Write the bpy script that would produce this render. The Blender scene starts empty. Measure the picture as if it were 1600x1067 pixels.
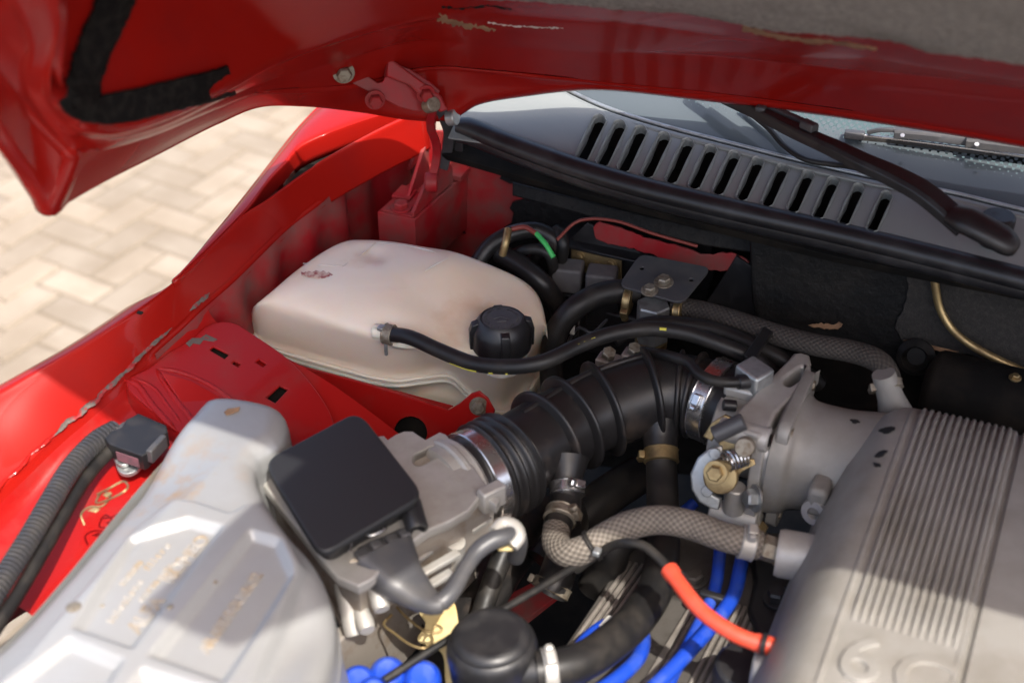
import bpy, bmesh, math, random
import numpy as np
from mathutils import Vector, Matrix
from mathutils.bvhtree import BVHTree
random.seed(7); np.random.seed(7)
R = math.radians
scene = bpy.context.scene
col = scene.collection

# ------------------------------------------------------------------ camera
F = 2222.0                                   # focal length in photo pixels (50 mm on 36 mm)
CAM = Vector((0, 0, 1.65))
YAW, PIT = R(24), R(35)
FW = Vector((-math.sin(YAW)*math.cos(PIT), math.cos(YAW)*math.cos(PIT), -math.sin(PIT)))
RT = Vector((math.cos(YAW), math.sin(YAW), 0))
UP = RT.cross(FW)
cd = bpy.data.cameras.new('camera'); cam = bpy.data.objects.new('camera', cd); col.objects.link(cam)
cam.matrix_world = Matrix.Translation(CAM) @ Matrix((RT, UP, -FW)).transposed().to_4x4()
cd.sensor_width = 36; cd.lens = 50; cd.clip_start = 0.02; cd.clip_end = 500
cd.dof.use_dof = True; cd.dof.focus_distance = 1.44; cd.dof.aperture_fstop = 3.7
scene.camera = cam

# ------------------------------------------------------------------ sky, sun, exposure
SUN = Vector((0.50, -0.46, 1.0)).normalized()          # towards the sun: high, from front right
world = bpy.data.worlds.new('World'); scene.world = world; world.use_nodes = True
nt = world.node_tree
sky = nt.nodes.new('ShaderNodeTexSky'); sky.sky_type = 'NISHITA'; sky.sun_disc = False
sky.sun_elevation = math.asin(SUN.z); sky.sun_rotation = math.atan2(SUN.x, SUN.y)
sky.air_density = 0.75; sky.dust_density = 4.8; sky.ozone_density = 0.6
bg = nt.nodes['Background']; bg.inputs['Strength'].default_value = 0.15
nt.links.new(sky.outputs[0], bg.inputs[0])
sd = bpy.data.lights.new('sun', 'SUN'); sun = bpy.data.objects.new('sun', sd); col.objects.link(sun)
sd.energy = 2.6; sd.angle = R(0.55); sd.color = (1.0, 0.95, 0.87)
sun.rotation_euler = SUN.to_track_quat('Z', 'Y').to_euler(); sun.location = (2, -2, 5)
scene.view_settings.view_transform = 'Standard'; scene.view_settings.look = 'None'
scene.view_settings.exposure = 1.42; scene.view_settings.gamma = 1.0
scene.view_settings.use_curve_mapping = False

# ------------------------------------------------------------------ pixel helpers
def ray(px, py): return FW + RT*((px-800)/F) - UP*((py-533.5)/F)
def W(px, py, z):                              # the point of height z seen at this pixel
    r = ray(px, py); return CAM + r*((z-CAM.z)/r.z)
def WD(px, py, d): return CAM + ray(px, py)*d  # at camera depth d
def WY(px, py, y):
    r = ray(px, py); return CAM + r*(y/r.y)
def WX(px, py, x):
    r = ray(px, py); return CAM + r*(x/r.x)
def WP(px, py, p, n):                          # on the plane through p with normal n
    r = ray(px, py); return CAM + r*((p-CAM).dot(n)/r.dot(n))
def px_m(n, p): return n*(Vector(p)-CAM).dot(FW)/F   # n pixels at p in metres

# ------------------------------------------------------------------ object helpers
def wloc(o):
    v = Vector((0, 0, 0))
    while o is not None: v += o.location; o = o.parent
    return v
def tag(o, label=None, cat=None, group=None, kind=None):
    if label: o['label'] = label
    if cat: o['category'] = cat
    if group: o['group'] = group
    if kind: o['kind'] = kind
    return o
def thing(name, label, cat, loc, group=None):
    o = bpy.data.objects.new(name, None); col.objects.link(o); o.location = loc
    o.empty_display_size = 0.02
    return tag(o, label, cat, group)
def put(name, me, mat, parent=None, smooth=True, sharp=38, bevel=0, bseg=2, sub=0, solid=0, solid_off=-1):
    if len(me.vertices):
        c = Vector(np.array([v.co for v in me.vertices]).mean(axis=0)) if len(me.vertices) < 3000 else Vector(sum((Vector(b) for b in [me.vertices[0].co, me.vertices[-1].co]), Vector())/2)
        me.transform(Matrix.Translation(-c))
    else: c = Vector()
    o = bpy.data.objects.new(name, me); col.objects.link(o)
    if mat: me.materials.append(mat)
    if parent is not None: o.parent = parent; o.location = c - wloc(parent)
    else: o.location = c
    if smooth:
        me.polygons.foreach_set('use_smooth', [True]*len(me.polygons))
        if sharp: me.set_sharp_from_angle(angle=R(sharp))
    if solid:
        m = o.modifiers.new('solid', 'SOLIDIFY'); m.thickness = solid; m.offset = solid_off
    if bevel:
        m = o.modifiers.new('bevel', 'BEVEL'); m.width = bevel; m.segments = bseg; m.limit_method = 'ANGLE'; m.angle_limit = R(35)
    if sub:
        m = o.modifiers.new('sub', 'SUBSURF'); m.levels = sub; m.render_levels = sub
    return o
def raw(name, verts, faces, mat, parent=None, **k):
    me = bpy.data.meshes.new(name); me.from_pydata([tuple(v) for v in verts], [], faces); me.update()
    return put(name, me, mat, parent, **k)
def cr(pts, n, closed=False):                  # Catmull-Rom resample (numpy, any dimension), even in arc length
    P = np.array([list(p) for p in pts], float)
    N = len(P); out = []
    segs = N if closed else N-1
    for i in range(segs):
        if closed: a, b, c, d = P[(i-1) % N], P[i], P[(i+1) % N], P[(i+2) % N]
        else:
            b, c = P[i], P[i+1]
            a = P[i-1] if i > 0 else 2*b-c
            d = P[i+2] if i+2 < N else 2*c-b
        for t in np.linspace(0, 1, 24, endpoint=False):
            out.append(0.5*((2*b)+(c-a)*t+(2*a-5*b+4*c-d)*t*t+(-a+3*b-3*c+d)*t**3))
    out.append(P[0] if closed else P[-1])
    out = np.array(out)
    s = np.concatenate([[0], np.cumsum(np.linalg.norm(np.diff(out[:, :3], axis=0), axis=1))])
    q = np.linspace(0, s[-1], n+1 if closed else n)
    if closed: q = q[:-1]
    return np.stack([np.interp(q, s, out[:, k]) for k in range(out.shape[1])], 1)
def frames(P):
    T = np.gradient(P, axis=0); T /= np.linalg.norm(T, axis=1)[:, None]
    n = np.cross(T[0], [0, 0, 1.]);
    if np.linalg.norm(n) < 1e-3: n = np.cross(T[0], [0, 1., 0])
    n /= np.linalg.norm(n); Ns = []
    for t in T:
        n = n - t*np.dot(n, t); n /= np.linalg.norm(n); Ns.append(n)
    Ns = np.array(Ns); return T, Ns, np.cross(T, Ns)
def tube(name, pts, r, mat, parent=None, n=None, seg=18, prof=None, flat=(1, 1), cap=True, raws=False):
    """sweep a circle along a spline; r may be a number or f(t, s_metres)."""
    P0 = np.array([list(p) for p in pts])
    L = np.linalg.norm(np.diff(P0, axis=0), axis=1).sum()
    if n is None: n = max(10, min(160, int(L/0.006)))
    P = cr(pts, n); T, N, B = frames(P)
    s = np.linspace(0, L, n); V = []; fa = []
    ang = np.linspace(0, 2*math.pi, seg, endpoint=False)
    for i in range(n):
        ri = r(s[i]/L, s[i]) if callable(r) else r
        for a in ang: V.append(P[i]+ri*(math.cos(a)*N[i]*flat[0]+math.sin(a)*B[i]*flat[1]))
    for i in range(n-1):
        for k in range(seg):
            k2 = (k+1) % seg
            fa.append((i*seg+k, i*seg+k2, (i+1)*seg+k2, (i+1)*seg+k))
    uvs = []
    for i in range(n-1):
        for k in range(seg):
            for (ii, kk) in ((i, k), (i, k+1), (i+1, k+1), (i+1, k)): uvs += [kk/seg, s[ii]]
    if cap:
        fa.append(tuple(range(seg-1, -1, -1))); fa.append(tuple(range((n-1)*seg, n*seg)))
        uvs += [0.5, 0]*(2*seg)
    if raws: return V, fa
    me = bpy.data.meshes.new(name); me.from_pydata([tuple(v) for v in V], [], fa); me.update()
    u = me.uv_layers.new(name='UVMap'); u.data.foreach_set('uv', uvs)
    return put(name, me, mat, parent, sharp=50)
def axes_of(axis, ref=(0, 0, 1)):
    a = Vector(axis).normalized(); b = Vector(ref)
    if abs(a.dot(b)) > 0.95: b = Vector((0, 1, 0))
    u = b.cross(a).normalized(); v = a.cross(u); return u, v, a
def lathe(name, prof, c, axis, mat, parent=None, seg=32, sharp=35, **k):
    """prof = [(radius, height)] along axis from point c."""
    u, v, a = axes_of(axis); c = Vector(c); V = []; fa = []
    for (r, h) in prof:
        for i in range(seg):
            t = 2*math.pi*i/seg; V.append(c+a*h+u*(r*math.cos(t))+v*(r*math.sin(t)))
    m = len(prof)
    for j in range(m-1):
        for i in range(seg):
            i2 = (i+1) % seg; fa.append((j*seg+i, j*seg+i2, (j+1)*seg+i2, (j+1)*seg+i))
    fa.append(tuple(range(seg-1, -1, -1))); fa.append(tuple(range((m-1)*seg, m*seg)))
    return raw(name, V, fa, mat, parent, sharp=sharp, **k)
def cyl(name, c, axis, r, h, mat, parent=None, seg=24, ch=0.12, **k):
    b = min(r, h)*ch
    return lathe(name, [(r-b, 0), (r, b), (r, h-b), (r-b, h)], c, axis, mat, parent, seg, **k)
def bolt(c, axis, r, mat, parent, name='bolt', washer=True, h=None):
    h = h or r*0.9; a = Vector(axis).normalized(); c = Vector(c)
    o = lathe(name, [(r*0.86, 0), (r, h*0.1), (r, h*0.8), (r*0.82, h)], c, a, mat, parent, seg=6, sharp=20)
    if washer: cyl('washer', c-a*0.0012, a, r*1.45, 0.0022, mat, o, seg=20)
    return o
def box(name, c, size, mat, parent=None, axes=None, bevel=0.002, bseg=2, taper=1.0, **k):
    u, v, w = axes or (Vector((1, 0, 0)), Vector((0, 1, 0)), Vector((0, 0, 1)))
    c = Vector(c); V = []
    for sz in (-.5, .5):
        tt = 1 if sz < 0 else taper
        for (sx, sy) in ((-.5, -.5), (.5, -.5), (.5, .5), (-.5, .5)):
            V.append(c+u*(size[0]*sx*tt)+v*(size[1]*sy*tt)+w*(size[2]*sz))
    return raw(name, V, [(3, 2, 1, 0), (4, 5, 6, 7), (0, 1, 5, 4), (1, 2, 6, 5), (2, 3, 7, 6), (3, 0, 4, 7)], mat, parent, bevel=bevel, bseg=bseg, **k)
def curve_mesh(outer, holes, th, bev, text=None):
    cu = bpy.data.curves.new('tmp', 'CURVE'); cu.dimensions = '2D'; cu.fill_mode = 'BOTH'
    cu.extrude = max(th/2-bev, 1e-5); cu.bevel_depth = bev; cu.bevel_resolution = 2; cu.offset = -bev
    for loop in [outer]+list(holes):
        sp = cu.splines.new('POLY'); sp.points.add(len(loop)-1); sp.use_cyclic_u = True
        for p, q in zip(sp.points, loop): p.co = (q[0], q[1], 0, 1)
    o = bpy.data.objects.new('tmp', cu); col.objects.link(o)
    dg = bpy.context.evaluated_depsgraph_get(); dg.update()
    me = bpy.data.meshes.new_from_object(o.evaluated_get(dg), depsgraph=dg)
    bpy.data.objects.remove(o); bpy.data.curves.remove(cu)
    me.materials.clear(); return me
def plate(name, outer, holes, p0, n, th, mat, parent=None, bev=0.0008, smooth_outline=0, world=False, **k):
    """flat plate whose camera-side face lies in the plane (p0, n); outlines are photo pixels (or world points)."""
    n = Vector(n).normalized(); p0 = Vector(p0)
    u = Vector((0, 0, 1)).cross(n)
    if u.length < 0.05: u = Vector((1, 0, 0))
    u.normalize(); v = n.cross(u)
    def loc(lp):
        out = []
        for q in lp:
            w = Vector(q) if world else WP(q[0], q[1], p0, n)
            out.append(((w-p0).dot(u), (w-p0).dot(v)))
        return out
    o2 = loc(outer)
    if smooth_outline: o2 = [tuple(x) for x in cr([(a, b, 0) for a, b in o2], smooth_outline, True)[:, :2]]
    me = curve_mesh(o2, [loc(h) for h in holes], th, bev)
    M = Matrix((u, v, n)).transposed().to_4x4(); M.translation = p0 - n*(th/2)
    me.transform(M)
    return put(name, me, mat, parent, sharp=30, **k)
def circ(cx, cy, rx, ry=None, n=24, rot=0):
    ry = ry or rx; c, s = math.cos(rot), math.sin(rot)
    return [(cx+rx*math.cos(t)*c-ry*math.sin(t)*s, cy+rx*math.cos(t)*s+ry*math.sin(t)*c) for t in [2*math.pi*i/n for i in range(n)]]
def stadium(a, b, r, n=8):
    a = Vector(a); b = Vector(b); d = (b-a).normalized(); t0 = math.atan2(d.y, d.x); out = []
    for i in range(n+1): t = t0-math.pi/2+math.pi*i/n; out.append((b.x+r*math.cos(t), b.y+r*math.sin(t)))
    for i in range(n+1): t = t0+math.pi/2+math.pi*i/n; out.append((a.x+r*math.cos(t), a.y+r*math.sin(t)))
    return out
def text_mesh(s, size, th, bev=0.0, spacing=1.0):
    cu = bpy.data.curves.new('tmp', 'FONT'); cu.body = s; cu.size = size; cu.extrude = th; cu.bevel_depth = bev
    cu.align_x = 'LEFT'; cu.space_character = spacing; cu.resolution_u = 3
    o = bpy.data.objects.new('tmp', cu); col.objects.link(o)
    dg = bpy.context.evaluated_depsgraph_get(); dg.update()
    me = bpy.data.meshes.new_from_object(o.evaluated_get(dg), depsgraph=dg)
    bpy.data.objects.remove(o); bpy.data.curves.remove(cu); me.materials.clear(); return me
def lettering(name, s, p, right, up, size, th, mat, parent, **k):
    me = text_mesh(s, size, th, **k); right = Vector(right).normalized(); up = Vector(up).normalized()
    M = Matrix((right, up, right.cross(up))).transposed().to_4x4(); M.translation = Vector(p); me.transform(M)
    return put(name, me, mat, parent, sharp=30)
def loft(name, rows, mat, parent=None, closed=False, cap=False, n=None, rs=True, **k):
    """rows = lists of points (same meaning along each); skin them into one surface."""
    if rs: rows = [cr(r, n, closed) for r in rows]
    rows = [np.array([list(p) for p in r]) for r in rows]
    m = len(rows[0]); V = np.concatenate(rows); fa = []; uv = []
    for j in range(len(rows)-1):
        for i in range(m if closed else m-1):
            i2 = (i+1) % m; fa.append((j*m+i, j*m+i2, (j+1)*m+i2, (j+1)*m+i))
    if cap: fa.append(tuple(range((len(rows)-1)*m, len(rows)*m)))
    return raw(name, V, fa, mat, parent, **k)
def dense(rows, k):                            # interpolate extra rows between given rows (Catmull-Rom)
    A = np.stack([np.array([list(p) for p in r]) for r in rows]); out = []
    n = len(A)
    for i in range(n-1):
        b, c = A[i], A[i+1]; a = A[i-1] if i else 2*b-c; d = A[i+2] if i+2 < n else 2*c-b
        for t in np.linspace(0, 1, k, endpoint=False):
            out.append(0.5*((2*b)+(c-a)*t+(2*a-5*b+4*c-d)*t*t+(-a+3*b-3*c+d)*t**3))
    out.append(A[-1]); return out
def bvh_of(o):
    dg = bpy.context.evaluated_depsgraph_get(); dg.update()
    e = o.evaluated_get(dg); me = e.to_mesh(); M = Matrix.Translation(wloc(o))
    t = BVHTree.FromPolygons([M @ v.co for v in me.vertices], [tuple(p.vertices) for p in me.polygons]); e.to_mesh_clear(); return t
def hit(bvh, px, py, off=0.0):
    r = ray(px, py).normalized(); h = bvh.ray_cast(CAM, r)
    if h[0] is None: return None
    return h[0]-r*off
def clamp_band(c, axis, r, w, mat, parent, name='hose_clamp', screw=None, smat=None):
    """worm-drive clamp: open band plus a screw housing on the side `screw`."""
    a = Vector(axis).normalized(); c = Vector(c)
    o = lathe(name, [(r-0.0012, -w/2), (r+0.0006, -w/2), (r+0.0012, -w/2+0.0008), (r+0.0006, -w/2+0.0016), (r+0.0006, w/2-0.0016), (r+0.0012, w/2-0.0008), (r+0.0006, w/2), (r-0.0012, w/2)], c, a, mat, parent, seg=36)
    if screw is not None:
        s = Vector(screw); s = (s-a*s.dot(a)).normalized(); t = a.cross(s)
        p = c+s*(r+0.003)
        box('screw_housing', p, (0.011, 0.008, 0.006), smat or mat, o, axes=(t, a, s), bevel=0.001)
        lathe('screw', [(0.0035, 0), (0.0042, 0.001), (0.0042, 0.004), (0.0034, 0.005)], p+t*0.006, t, smat or mat, o, seg=6)
    return o
# ------------------------------------------------------------------ materials
def mat(name, c, rough=0.5, metal=0.0, c2=None, nscale=30, lo=0.45, hi=0.65, bump=0.0, bscale=300, coat=0, r2=None, c3=None, n3=6, lo3=0.55, hi3=0.7, spec=0.5, det=6, sss=0, uvn=None, stain=None, rnd=0, bdist=0.001):
    m = bpy.data.materials.new(name); m.use_nodes = True; N = m.node_tree; L = N.links
    b = N.nodes['Principled BSDF']
    tc = N.nodes.new('ShaderNodeTexCoord'); geo = N.nodes.new('ShaderNodeNewGeometry')
    pos = geo.outputs['Position']
    def noise(s, d=det, ro=0.6):
        n = N.nodes.new('ShaderNodeTexNoise'); n.inputs['Scale'].default_value = s; n.inputs['Detail'].default_value = d; n.inputs['Roughness'].default_value = ro
        L.new(pos, n.inputs['Vector']); return n.outputs[0]
    def ramp(f, a, z):
        r = N.nodes.new('ShaderNodeMapRange'); r.inputs[1].default_value = a; r.inputs[2].default_value = z; r.clamp = True; L.new(f, r.inputs[0]); return r.outputs[0]
    def mix(f, A, Bc):
        x = N.nodes.new('ShaderNodeMix'); x.data_type = 'RGBA'; L.new(f, x.inputs[0])
        for i, q in ((6, A), (7, Bc)):
            if isinstance(q, tuple): x.inputs[i].default_value = (*q, 1)
            else: L.new(q, x.inputs[i])
        return x.outputs[2]
    b.inputs['Base Color'].default_value = (*c, 1); b.inputs['Roughness'].default_value = rough; b.inputs['Metallic'].default_value = metal
    b.inputs['Specular IOR Level'].default_value = spec
    if coat: b.inputs['Coat Weight'].default_value = coat; b.inputs['Coat Roughness'].default_value = 0.06
    colr = c; fac = None
    if c2 is not None:
        fac = ramp(noise(nscale), lo, hi); colr = mix(fac, c, c2)
    if c3 is not None:
        f3 = ramp(noise(n3), lo3, hi3)
        if stain:
            vs = N.nodes.new('ShaderNodeVectorMath'); vs.operation = 'DISTANCE'; L.new(pos, vs.inputs[0]); vs.inputs[1].default_value = stain[0]
            rs = ramp(vs.outputs['Value'], stain[1], stain[1]*.25); mm_ = N.nodes.new('ShaderNodeMath'); mm_.operation = 'MULTIPLY'; L.new(f3, mm_.inputs[0]); L.new(rs, mm_.inputs[1]); f3 = mm_.outputs[0]
        colr = mix(f3, colr, c3)
    if rnd:
        oi = N.nodes.new('ShaderNodeObjectInfo'); mr_ = N.nodes.new('ShaderNodeMapRange'); mr_.inputs[3].default_value = 1-rnd; mr_.inputs[4].default_value = 1+rnd*.6; L.new(oi.outputs['Random'], mr_.inputs[0])
        hs_ = N.nodes.new('ShaderNodeHueSaturation'); L.new(mr_.outputs[0], hs_.inputs['Value']); L.new(colr, hs_.inputs['Color']); colr = hs_.outputs[0]
    if not isinstance(colr, tuple): L.new(colr, b.inputs['Base Color'])
    if r2 is not None:
        f = fac or ramp(noise(nscale), lo, hi)
        mr = N.nodes.new('ShaderNodeMapRange'); mr.inputs[3].default_value = rough; mr.inputs[4].default_value = r2; L.new(f, mr.inputs[0]); L.new(mr.outputs[0], b.inputs['Roughness'])
    if bump:
        bp = N.nodes.new('ShaderNodeBump'); bp.inputs['Strength'].default_value = bump; bp.inputs['Distance'].default_value = bdist
        L.new(noise(bscale, 4), bp.inputs['Height']); L.new(bp.outputs[0], b.inputs['Normal'])
    if sss:
        b.inputs['Subsurface Weight'].default_value = sss; b.inputs['Subsurface Radius'].default_value = (0.02, 0.012, 0.008); b.inputs['Subsurface Scale'].default_value = 1
    return m
M = {}
M['paint'] = mat('red_paint', (0.29, 0.008, 0.005), 0.27, c2=(0.26, 0.009, 0.007), nscale=14, coat=0.22, spec=0.12, bump=0.02, bscale=500)
M['paint_in'] = mat('red_inner_paint', (0.29, 0.007, 0.006), 0.34, c2=(0.25, 0.024, 0.020), nscale=22, lo=0.5, hi=0.75, coat=0.15, spec=0.2, r2=0.5, bump=0.08, bscale=260)
M['paint_dusty'] = mat('red_paint_dusty', (0.30, 0.010, 0.014), 0.45, c2=(0.155, 0.066, 0.056), nscale=20, lo=0.40, hi=0.72, r2=0.75, bump=0.15, bscale=220, coat=0.05, spec=0.25)
M['sealer'] = mat('seam_sealer', (0.10, 0.075, 0.062), 0.7, c2=(0.26, 0.015, 0.015), nscale=60, lo=0.5, hi=0.56, bump=0.5, bscale=200)
M['tank'] = mat('tank_plastic', (0.73, 0.61, 0.48), 0.30, c2=(0.78, 0.68, 0.57), nscale=9, lo=0.35, hi=0.7, sss=0.6, c3=(0.60, 0.40, 0.25), n3=7, lo3=0.60, hi3=0.78, bump=0.05, bscale=120)
M['rubber'] = mat('black_rubber', (0.012, 0.0115, 0.0115), 0.42, c2=(0.024, 0.021, 0.018), nscale=40, r2=0.6, bump=0.06, bscale=400, spec=0.35)
M['rubber_dusty'] = mat('dusty_black_rubber', (0.016, 0.015, 0.015), 0.36, c2=(0.075, 0.055, 0.042), nscale=24, lo=0.52, hi=0.82, r2=0.75, bump=0.08, bscale=300, spec=0.4)
M['plastic'] = mat('black_plastic', (0.013, 0.013, 0.0145), 0.36, c2=(0.018, 0.017, 0.0175), nscale=60, bump=0.10, bscale=900, r2=0.55)
M['plastic_grey'] = mat('dark_grey_plastic', (0.050, 0.050, 0.054), 0.42, c2=(0.066, 0.063, 0.062), nscale=50, bump=0.1, bscale=700)
M['black_wall'] = mat('bulkhead_insulation', (0.006, 0.006, 0.006), 0.66, c2=(0.020, 0.017, 0.014), nscale=12, lo=0.5, hi=0.8, bump=0.9, bscale=90, bdist=0.003, spec=0.25)
M['felt_dark'] = mat('dark_felt', (0.020, 0.018, 0.016), 0.95, c2=(0.034, 0.030, 0.026), nscale=200, bump=0.8, bscale=420, bdist=0.002)
M['felt'] = mat('grey_felt', (0.19, 0.18, 0.17), 0.97, c2=(0.36, 0.34, 0.32), nscale=260, lo=0.42, hi=0.58, c3=(0.15, 0.14, 0.13), n3=9, lo3=0.5, hi3=0.75, bump=1.0, bscale=380, bdist=0.003)
M['foam'] = mat('black_foam', (0.007, 0.0065, 0.0065), 0.95, c2=(0.020, 0.018, 0.016), nscale=120, bump=0.9, bscale=500, bdist=0.002, spec=0.15)
M['cast'] = mat('cast_aluminium', (0.45, 0.435, 0.405), 0.44, 0.45, c2=(0.35, 0.325, 0.285), nscale=20, lo=0.42, hi=0.7, bump=0.22, bscale=700, r2=0.6)
M['cast_dirty'] = mat('cast_aluminium_dirty', (0.36, 0.32, 0.28), 0.5, 0.5, c2=(0.22, 0.16, 0.11), nscale=36, lo=0.5, hi=0.72, bump=0.3, bscale=600, r2=0.7)
M['plenum'] = mat('cast_plenum', (0.28, 0.268, 0.245), 0.52, 0.25, c2=(0.215, 0.202, 0.18), nscale=16, lo=0.4, hi=0.7, bump=0.3, bscale=900, r2=0.62, c3=(0.17, 0.148, 0.118), n3=9, lo3=0.5, hi3=0.8)
M['silver'] = mat('silver_lid', (0.345, 0.35, 0.352), 0.42, 0.4, c2=(0.31, 0.308, 0.30), nscale=10, lo=0.4, hi=0.7, bump=0.04, bscale=200, c3=(0.40, 0.24, 0.10), n3=34, lo3=0.50, hi3=0.72, r2=0.55, stain=(W(262, 745, .876), .075))
M['silver_clean'] = mat('silver_relief', (0.37, 0.35, 0.32), 0.42, 0.3, c2=(0.34, 0.27, 0.19), nscale=70, lo=0.42, hi=0.62)
M['steel'] = mat('bright_steel', (0.62, 0.61, 0.60), 0.24, 0.95, c2=(0.45, 0.42, 0.38), nscale=40, lo=0.5, hi=0.7, r2=0.4)
M['zinc'] = mat('zinc_plate', (0.42, 0.44, 0.44), 0.42, 0.75, c2=(0.30, 0.30, 0.29), nscale=70, bump=0.1, bscale=500)
M['brass'] = mat('yellow_zinc', (0.38, 0.28, 0.135), 0.40, 0.8, c2=(0.20, 0.14, 0.07), nscale=60, lo=0.45, hi=0.7, r2=0.55)
M['dull_bolt'] = mat('aged_bolt', (0.27, 0.24, 0.19), 0.5, 0.6, c2=(0.16, 0.12, 0.08), nscale=150, bump=0.2, bscale=800)
M['cowl'] = mat('grey_cowl_paint', (0.205, 0.22, 0.215), 0.36, 0.15, c2=(0.22, 0.232, 0.226), nscale=8, bump=0.05, bscale=900)
M['seal'] = mat('seal_rubber', (0.011, 0.011, 0.0125), 0.38, c2=(0.026, 0.026, 0.028), nscale=30, bump=0.05, bscale=300)
M['blue'] = mat('blue_silicone', (0.009, 0.050, 0.40), 0.38, c2=(0.045, 0.09, 0.36), nscale=55, lo=.48, hi=.75, r2=.6, coat=0.1)
M['orange'] = mat('orange_silicone', (0.58, 0.060, 0.028), 0.42, c2=(0.50, 0.075, 0.045), nscale=60, lo=.45, hi=.75, r2=.6)
M['cream'] = mat('cream_plastic', (0.62, 0.50, 0.24), 0.45, c2=(0.52, 0.36, 0.13), nscale=30, lo=0.5, hi=0.75)
M['white'] = mat('white_plastic', (0.7, 0.68, 0.62), 0.45, c2=(0.55, 0.5, 0.42), nscale=50)
M['valve'] = mat('valve_cover', (0.115, 0.105, 0.095), 0.5, 0.35, c2=(0.085, 0.075, 0.065), nscale=40, bump=0.4, bscale=900)
M['rib_edge'] = mat('bare_rib', (0.40, 0.36, 0.32), 0.42, 0.55, c2=(0.28, 0.25, 0.22), nscale=60)
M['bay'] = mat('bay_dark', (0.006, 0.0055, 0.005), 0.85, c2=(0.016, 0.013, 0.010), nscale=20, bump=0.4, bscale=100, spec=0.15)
M['tan'] = mat('torn_board', (0.26, 0.15, 0.08), 0.9, c2=(0.16, 0.09, 0.05), nscale=60, bump=0.6, bscale=200)
M['green'] = mat('green_wire', (0.05, 0.42, 0.10), 0.4)
M['redwire'] = mat('brown_red_wire', (0.18, 0.03, 0.02), 0.5)
M['relay'] = mat('relay_grey', (0.115, 0.11, 0.11), 0.62, c2=(0.15, 0.14, 0.135), nscale=70, bump=0.1, bscale=500)
M['yellow'] = mat('yellow_mark', (0.55, 0.50, 0.05), 0.6)
M['label_red'] = mat('faded_label', (0.16, 0.07, 0.085), 0.6, c2=(0.10, 0.06, 0.07), nscale=120)
M['paver'] = mat('clay_paver', (0.235, 0.193, 0.145), 0.85, c2=(0.28, 0.238, 0.187), nscale=6, c3=(0.185, 0.147, 0.105), n3=2.2, lo3=0.5, hi3=0.66, bump=0.4, bscale=120, rnd=.16)
M['joint'] = mat('joint_sand', (0.165, 0.135, 0.10), 0.95, c2=(0.14, 0.115, 0.085), nscale=40, bump=0.5, bscale=200)
M['dash'] = mat('dashboard', (0.125, 0.155, 0.16), 0.6, c2=(0.105, 0.13, 0.135), nscale=20)

# braided hose: diagonal weave from the hose's own UV
def braid(name, c, cdark):
    m = bpy.data.materials.new(name); m.use_nodes = True; N = m.node_tree; L = N.links; b = N.nodes['Principled BSDF']
    uv = N.nodes.new('ShaderNodeUVMap'); sep = N.nodes.new('ShaderNodeSeparateXYZ'); L.new(uv.outputs[0], sep.inputs[0])
    def mth(op, a, bb=None):
        x = N.nodes.new('ShaderNodeMath'); x.operation = op
        for i, q in enumerate((a, bb)):
            if q is None: continue
            if isinstance(q, (int, float)): x.inputs[i].default_value = q
            else: L.new(q, x.inputs[i])
        return x.outputs[0]
    U = mth('MULTIPLY', sep.outputs[0], 13*2*math.pi); Vv = mth('MULTIPLY', sep.outputs[1], 2*math.pi/0.0062)
    s1 = mth('SINE', U); s2 = mth('SINE', Vv)
    h = mth('MULTIPLY', s1, s2); h01 = mth('ADD', mth('MULTIPLY', h, 0.5), 0.5)
    mx = N.nodes.new('ShaderNodeMix'); mx.data_type = 'RGBA'; L.new(h01, mx.inputs[0]); mx.inputs[6].default_value = (*cdark, 1); mx.inputs[7].default_value = (*c, 1)
    geo = N.nodes.new('ShaderNodeNewGeometry'); ns = N.nodes.new('ShaderNodeTexNoise'); ns.inputs['Scale'].default_value = 45; L.new(geo.outputs['Position'], ns.inputs['Vector'])
    m2 = N.nodes.new('ShaderNodeMix'); m2.data_type = 'RGBA'; m2.blend_type = 'MULTIPLY'; m2.inputs[0].default_value = 0.45; L.new(mx.outputs[2], m2.inputs[6]); L.new(ns.outputs[0], m2.inputs[7])
    L.new(m2.outputs[2], b.inputs['Base Color']); b.inputs['Roughness'].default_value = 0.85
    bp = N.nodes.new('ShaderNodeBump'); bp.inputs['Strength'].default_value = 0.8; bp.inputs['Distance'].default_value = 0.0012; L.new(h01, bp.inputs['Height']); L.new(bp.outputs[0], b.inputs['Normal'])
    return m
M['braid'] = braid('braided_hose_grey', (0.27, 0.235, 0.195), (0.10, 0.082, 0.065))
M['braid_dark'] = braid('braided_hose_dark', (0.075, 0.062, 0.05), (0.028, 0.023, 0.019))

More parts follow.
